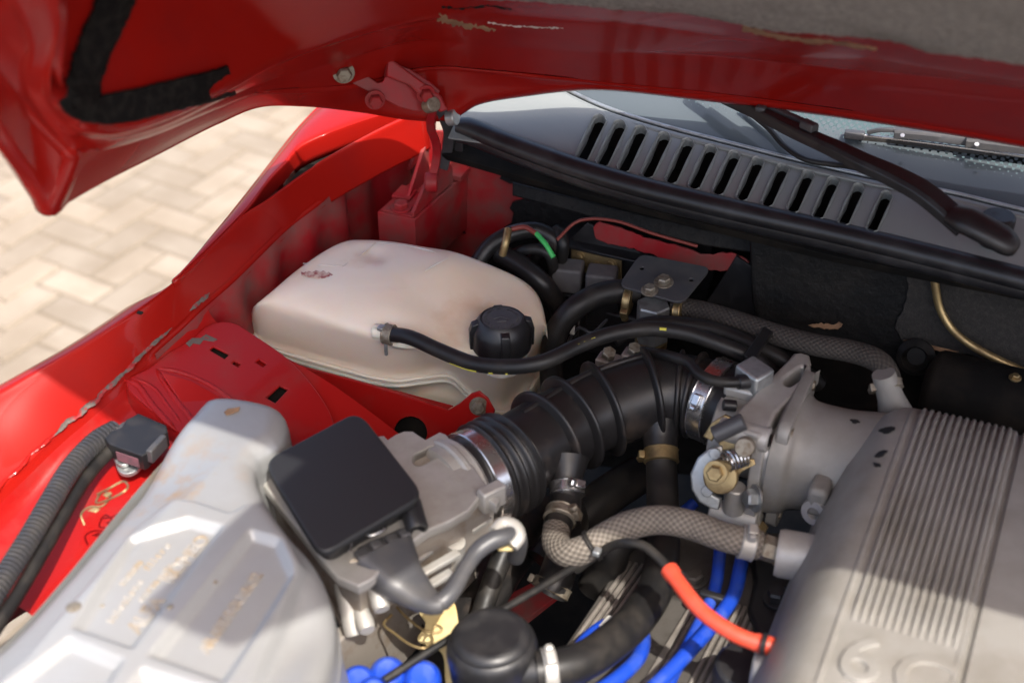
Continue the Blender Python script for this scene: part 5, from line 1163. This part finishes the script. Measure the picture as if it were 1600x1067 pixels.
cyl('lead_tip', W(944, 985, .738), W(960, 962, .738)-W(940, 986, .738), .0065, .014, M['white'], None); tag(bpy.data.objects['lead_tip'], 'white plastic tip at the end of a blue lead', 'lead tip')
box('lead_separator', W(1118, 936, .748), (.03, .008, .012), M['plastic'], None, bevel=.002); tag(bpy.data.objects['lead_separator'], 'small black separator clip joining two blue leads', 'clip')
ds = [(560, 1070, 'blue plug boot at the outer end of the row'), (606, 1056, 'tall blue plug boot with a rounded top beside the black rod'), (660, 1062, 'wide blue plug boot next to the black canister'), (585, 1088, 'low blue plug boot between the others')]
for x, y, lb_ in ds:
    c_ = W(x, y, .752)
    o = lathe('plug_boot', [(.012, -.05), (.0135, -.03), (.013, -.012), (.0155, -.008), (.0160, .0), (.0150, .006), (.0125, .0105), (.0105, .0115), (.010, .010), (.004, .0095)], c_, (.25, -.25, 1), M['blue'], None, seg=30, sharp=60)
    tag(o, lb_, 'plug boot', 'blue spark plug boots')
db = lathe('distributor_cap', [(.03, -.10), (.034, -.06), (.036, -.04), (.030, -.03)], W(612, 1085, .742), (.2, -.2, 1), M['plastic'], None); tag(db, 'dark cap that carries the blue plug boots', 'distributor')
ot = thing('silicone_tube', 'orange red silicone tube crossing over the blue leads', 'tube', W(1130, 960, .79))
tube('tube', [W(1046, 890, .826), W(1066, 918, .826), W(1092, 950, .824), W(1126, 977, .822), W(1165, 998, .82), W(1212, 1011, .818)], lambda t, s: .0066+.0010*(1 if (t < .08 or t > .86) else 0), M['orange'], ot, seg=22)
for (a, b) in (((1058, 906), (1066, 918)), ((1194, 1006), (1212, 1011))):
    clamp_band(W(*a, .823), W(*b, .823)-W(*a, .823), .0078, .0035, M['plastic'], ot)
cyl('tube_end', W(1208, 1010, .818), (1, -.1, 0), .0045, .02, M['white'], ot)
bt = tube('vacuum_line', [W(900, 890, .77), W(945, 858, .80), W(975, 848, .822), W(1005, 852, .828), W(1030, 872, .828), W(1050, 895, .826)], .0040, M['rubber'], None); tag(bt, 'thin black line curving into the end of the orange tube', 'tube')
rd = tube('control_rod', [W(600, 1062, .772), W(690, 1005, .776), W(780, 955, .778), W(860, 908, .778), W(935, 862, .775)], .0034, M['rubber'], None); tag(rd, 'straight thin black rod passing in front of the cream plate', 'rod')
cr_ = plate('bracket_plate', [(655, 950), (705, 935), (720, 985), (748, 1010), (742, 1050), (700, 1075), (690, 1020), (652, 1000), (665, 975)], [], W(700, 990, .735), (.1, -.5, .8), .004, M['cream'], None, smooth_outline=60, bev=.001); tag(cr_, 'pale yellow plastic bracket plate deep in the bay', 'bracket')
wsp = thing('wire_spring', 'thin golden wire spring loops beside the pale yellow plate', 'spring', W(650, 990, .75))
tube('wire', [W(620, 948, .765), W(640, 968, .765), W(664, 985, .766), W(684, 988, .766), W(690, 981, .768), W(680, 977, .768), W(674, 990, .766), W(676, 1004, .764)], .0012, M['brass'], wsp, n=80, seg=8)
tube('wire', [W(612, 960, .765), W(600, 975, .765), W(618, 990, .765), W(640, 1006, .765), W(662, 1012, .765), W(676, 1004, .764)], .0012, M['brass'], wsp, n=80, seg=8)
# ------------------------------------------------------------------ dark hoses in the gap
for (lab, pts, r, m) in (
    ('black hose rising between the air flow meter and the canister', [(800, 830, .74), (780, 880, .72), (760, 935, .70), (742, 1000, .68), (735, 1040, .66)], .010, 'rubber'),
    ('thick dusty hose behind the air flow meter connector cable', [(850, 800, .66), (800, 860, .66), (760, 920, .66), (720, 980, .66), (690, 1040, .66)], .024, 'rubber_dusty'),
    ('dark hose end with a wire clamp under the braided hose', [(900, 790, .70), (885, 850, .70), (870, 900, .70), (858, 925, .69)], .017, 'rubber_dusty'),
    ('black coolant hose under the ribbed elbow', [(1000, 740, .70), (940, 780, .70), (900, 820, .69), (850, 880, .67)], .020, 'rubber'),
    ('round black hose below the cable tie', [(990, 820, .74), (960, 850, .73), (950, 880, .71), (930, 920, .68)], .018, 'rubber'),
    ('dark pipe lying low beside the air flow meter flange', [(640, 960, .69), (600, 1000, .68), (560, 1060, .67)], .022, 'rubber_dusty')):
    o = tube('coolant_hose', [W(*p) for p in pts], r, M[m], None, seg=24); tag(o, lab, 'hose', 'dark hoses deep in the bay')
tube_c = clamp_band(W(862, 918, .692), W(858, 925, .69)-W(870, 900, .70), .018, .010, M['dull_bolt'], None, screw=(-1, 0, 0)); tag(tube_c, 'aged worm drive clamp on the hose end below the braided hose', 'clamp')
rp = plate('chassis_rail', [(740, 960), (800, 925), (850, 900), (870, 930), (800, 985), (740, 1010)], [], W(800, 950, .58), (0, -.3, 1), .01, M['paint_dusty'], car)
rail = box('radiator_shroud', W(560, 1030, .72), (.012, .34, .10), M['cast_dirty'], None, axes=((W(620, 1000, .72)-W(560, 960, .72)).normalized(), (W(640, 960, .72)-W(520, 1080, .72)).normalized(), Vector((0, 0, 1))), bevel=.002); tag(rail, 'grey metal rail beside the silver air box corner', 'rail')
# ------------------------------------------------------------------ relays and looms
rl = thing('relay_bracket', 'gold screwed relay bracket on a black tray at the bulkhead', 'bracket', W(930, 420, .80))
bq = WY(930, 400, 1.262); bn_ = Vector((.05, -1, .15)).normalized()
plate('black_tray', [(890, 374), (918, 348), (1000, 395), (1000, 402), (984, 470), (892, 440)], [], WP(930, 400, bq+Vector((0, .012, 0)), bn_), bn_, .004, M['plastic'], rl, bev=.001)
box('tray_shelf', WY(945, 380, 1.285), (.12, .05, .004), M['plastic'], rl, bevel=.001)
plate('gold_plate', [(892, 388), (971, 406), (970, 500), (958, 500), (958, 440), (893, 420)], [], bq, bn_, .003, M['brass'], rl, bev=.0008)
for (x, y) in ((905, 401), (954, 413), (930, 416)): bolt(WP(x, y, bq, bn_), bn_, .0045, M['brass'], rl, h=.003)
for (x, y, lab) in ((888, 431, 'grey cube relay nearest the cream tank'), (940, 440, 'grey cube relay half behind the black hose')):
    rt_ = thing('relay', lab, 'relay', WY(x, y, 1.24), 'grey relays on the gold bracket')
    box('housing', WY(x, y, 1.235), (.033, .028, .030), M['relay'], rt_, axes=(Vector((.97, .22, 0)), Vector((-.22, .97, 0)), Vector((0, 0, 1))), bevel=.003, bseg=3)
    box('socket', WY(x+4, y+38, 1.24), (.036, .032, .034), M['plastic'], rt_, axes=(Vector((.97, .22, 0)), Vector((-.22, .97, 0)), Vector((0, 0, 1))), bevel=.002)
bx_ = box('control_box', WY(960, 505, 1.25), (.07, .05, .06), M['plastic'], None, bevel=.003); tag(bx_, 'black connector box under the relays beside the arched hose', 'connector')
bx2 = plate('black_bracket', [(1105, 470), (1135, 425), (1150, 400), (1180, 420), (1190, 560), (1110, 540)], [], WY(1140, 470, 1.262), (0, -1, .1), .006, M['plastic'], None, bev=.001); tag(bx2, 'tall black sheet bracket right of the valve mounting plate', 'bracket')
for (lab, pts, r, m) in (
    ('taped wiring loom arching behind the cream tank', [(740, 420, .83), (765, 385, .85), (800, 365, .86), (840, 360, .86), (868, 378, .85), (872, 410, .82)], .009, 'rubber_dusty'),
    ('brown taped loom dropping between tank and relays', [(780, 395, .84), (815, 415, .835), (845, 440, .825), (868, 470, .80), (880, 500, .77)], .011, 'rubber_dusty'),
    ('thin black loom curving above the relays', [(790, 410, .82), (815, 392, .845), (845, 390, .85), (862, 405, .84), (866, 440, .80)], .006, 'rubber'),
    ('wide black loom ring against the bulkhead', [(820, 420, .80), (850, 385, .845), (870, 360, .86), (880, 385, .85), (872, 420, .81)], .007, 'rubber')):
    o = tube('wiring_loom', [W(*p) for p in pts], r, M[m], None); tag(o, lab, 'wiring', 'dark looms by the bulkhead')
gw = thing('green_wire', 'thin wire, brown red then bright green, above the relays', 'wire', W(840, 370, .87))
tube('wire', [W(800, 358, .885), W(820, 355, .888), W(838, 365, .886)], .0028, M['redwire'], gw, n=24, seg=10)
tube('wire', [W(838, 365, .886), W(852, 381, .882), W(865, 402, .872)], .0028, M['green'], gw, n=24, seg=10)
tl = tube('wire_terminal', [W(794, 358, .886), W(790, 380, .876), W(785, 398, .862)], .0042, M['brass'], None); tag(tl, 'dull brass wire terminal hanging by the red corner wall', 'terminal')
for (x, y, z) in ((950, 556, .838), (990, 549, .842)):
    o = thing('bracket_bolt', 'rusty hex bolt behind the ribbed elbow, '+('nearer the tank cap' if x < 970 else 'nearer the valve plate'), 'bolt', W(x, y, z), 'rusty bolts behind the intake elbow')
    lathe('head', [(.0065, 0), (.007, .001), (.007, .007), (.006, .008)], W(x, y, z), (.3, -.3, 1), M['dull_bolt'], o, seg=6, sharp=20)
    box('tab', W(x+6, y+12, z-.012), (.03, .018, .014), M['cast_dirty'], o, bevel=.002)
# ------------------------------------------------------------------ right rear: pipe, bracket, booster
pp_ = tube('brake_pipe', [WY(1458, 418, YB-.010), WY(1462, 450, YB-.012), WY(1470, 486, YB-.014), WY(1495, 522, YB-.018), WY(1540, 552, YB-.02), WY(1620, 590, YB-.02)], .0040, M['brass'], None); tag(pp_, 'bent brass pipe running down the dark bulkhead felt', 'pipe')
bb = plate('pipe_bracket', [(1516, 440), (1560, 448), (1610, 446), (1640, 452), (1640, 462), (1600, 458), (1560, 460), (1514, 452)], [], (0, YB-.022, .87), (0, -1, .8), .003, M['brass'], None, bev=.001); tag(bb, 'small yellow metal bracket under the rubber seal', 'bracket')
bo = thing('vacuum_reservoir', 'black cylinder lying behind the ribbed plenum', 'cylinder', W(1520, 610, .78))
lathe('drum', [(.02, -.012), (.034, -.006), (.038, 0), (.038, .26), (.03, .27)], W(1462, 606, .818), (W(1600, 640, .818)-W(1462, 606, .818)), M['bay'], bo, seg=40)
bolt(W(1586, 590, .858), (0, 0, 1), .004, M['brass'], bo)
# ------------------------------------------------------------------ sensor module, conduit, cable on the inner wing
mo = thing('ignition_module', 'black sensor module with faded label screwed to the red inner wing', 'module', W(215, 700, .81))
mz = W(215, 690, .838); mn_ = Vector((.08, -.08, 1)).normalized()
plate('housing', [(163, 684), (176, 672), (190, 667), (197, 655), (208, 650), (216, 645), (260, 664), (262, 674), (228, 709), (222, 712), (172, 694)], [], mz, mn_, .019, M['plastic'], mo, bev=.0012)
plate('bracket', [(176, 700), (222, 715), (216, 732), (200, 740), (186, 736), (180, 722)], [], W(200, 725, .815), (.05, -.1, 1), .005, M['zinc'], mo, bev=.001, smooth_outline=30)
hsz = W(194, 722, .816); scw = cyl('screw', hsz, (.05, -.1, 1), .0072, .004, M['zinc'], mo)
for k in (0, 1): box('screw_slot', hsz+Vector((.0004, -.0004, .0042)), (.0085, .0014, .0005), M['dull_bolt'], scw, axes=(Vector((math.cos(k*1.57), math.sin(k*1.57), 0)), Vector((-math.sin(k*1.57), math.cos(k*1.57), 0)), Vector((0, 0, 1))), bevel=0)
wfa, wfb = W(176, 696, .838), W(220, 711, .838); wx = (wfb-wfa).normalized(); wn = Vector((wx.y, -wx.x, 0))
box('label', (wfa+wfb)/2+wn*.0008-Vector((0, 0, .010)), ((wfb-wfa).length*.78, .010, .0008), M['label_red'], mo, axes=(wx, wn.cross(wx), wn), bevel=0)
co = thing('corrugated_conduit', 'grey corrugated cable conduit along the red wing edge', 'conduit', W(90, 790, .81))
cpts = [W(180, 672, .832), W(150, 690, .835), W(112, 730, .836), W(78, 785, .834), W(45, 842, .830), (W(5, 905, .826)), W(-40, 975, .82)]
tube('sleeve', cpts, lambda t, s: .0084+.0014*(1 if math.sin(s*2*math.pi/.0046) > -.1 else -1), M['conduit'], co, n=520, seg=24)
cb = tube('wing_cable', [W(196, 690, .826), W(168, 708, .824), W(134, 748, .822), W(101, 803, .82), W(66, 864, .817), W(28, 928, .812), W(-12, 988, .81)], .0062, M['rubber'], None); tag(cb, 'smooth black cable running beside the corrugated conduit', 'cable')

for (lab, pts, r, m) in (
    ('thin black wire pair hanging below the grey relays', [(900, 470, .80), (905, 500, .79), (896, 530, .77), (880, 560, .75)], .0022, 'rubber'),
    ('thin grey wire looping from the connector box to the tank', [(948, 500, .80), (925, 520, .80), (905, 512, .80), (890, 530, .78), (884, 560, .76)], .0018, 'plastic_grey'),
    ('thin brown wire running along the bulkhead above the valve plate', [(870, 375, .875), (905, 345, .89), (960, 345, .895), (1020, 365, .89), (1090, 385, .885)], .0018, 'redwire')):
    o = tube('wire', [W(*p) for p in pts], r, M[m], None, seg=8); tag(o, lab, 'wire', 'thin wires by the bulkhead')
wt = box('spade_terminal', W(894, 512, .80), (.006, .003, .016), M['white'], None, bevel=.0008); tag(wt, 'tiny white spade terminal below the relays', 'terminal')

# small moulded steps on the sensor module
for (a, b_) in (((172, 676), (200, 660)), ((232, 706), (256, 680))):
    pa_, pb_ = W(*a, .838), W(*b_, .838); ax_ = (pb_-pa_).normalized()
    box('moulded_step', (pa_+pb_)/2-Vector((0, 0, .006)), ((pb_-pa_).length, .006, .014), M['plastic_grey'], mo, axes=(ax_, Vector((-ax_.y, ax_.x, 0)), Vector((0, 0, 1))), bevel=.001)
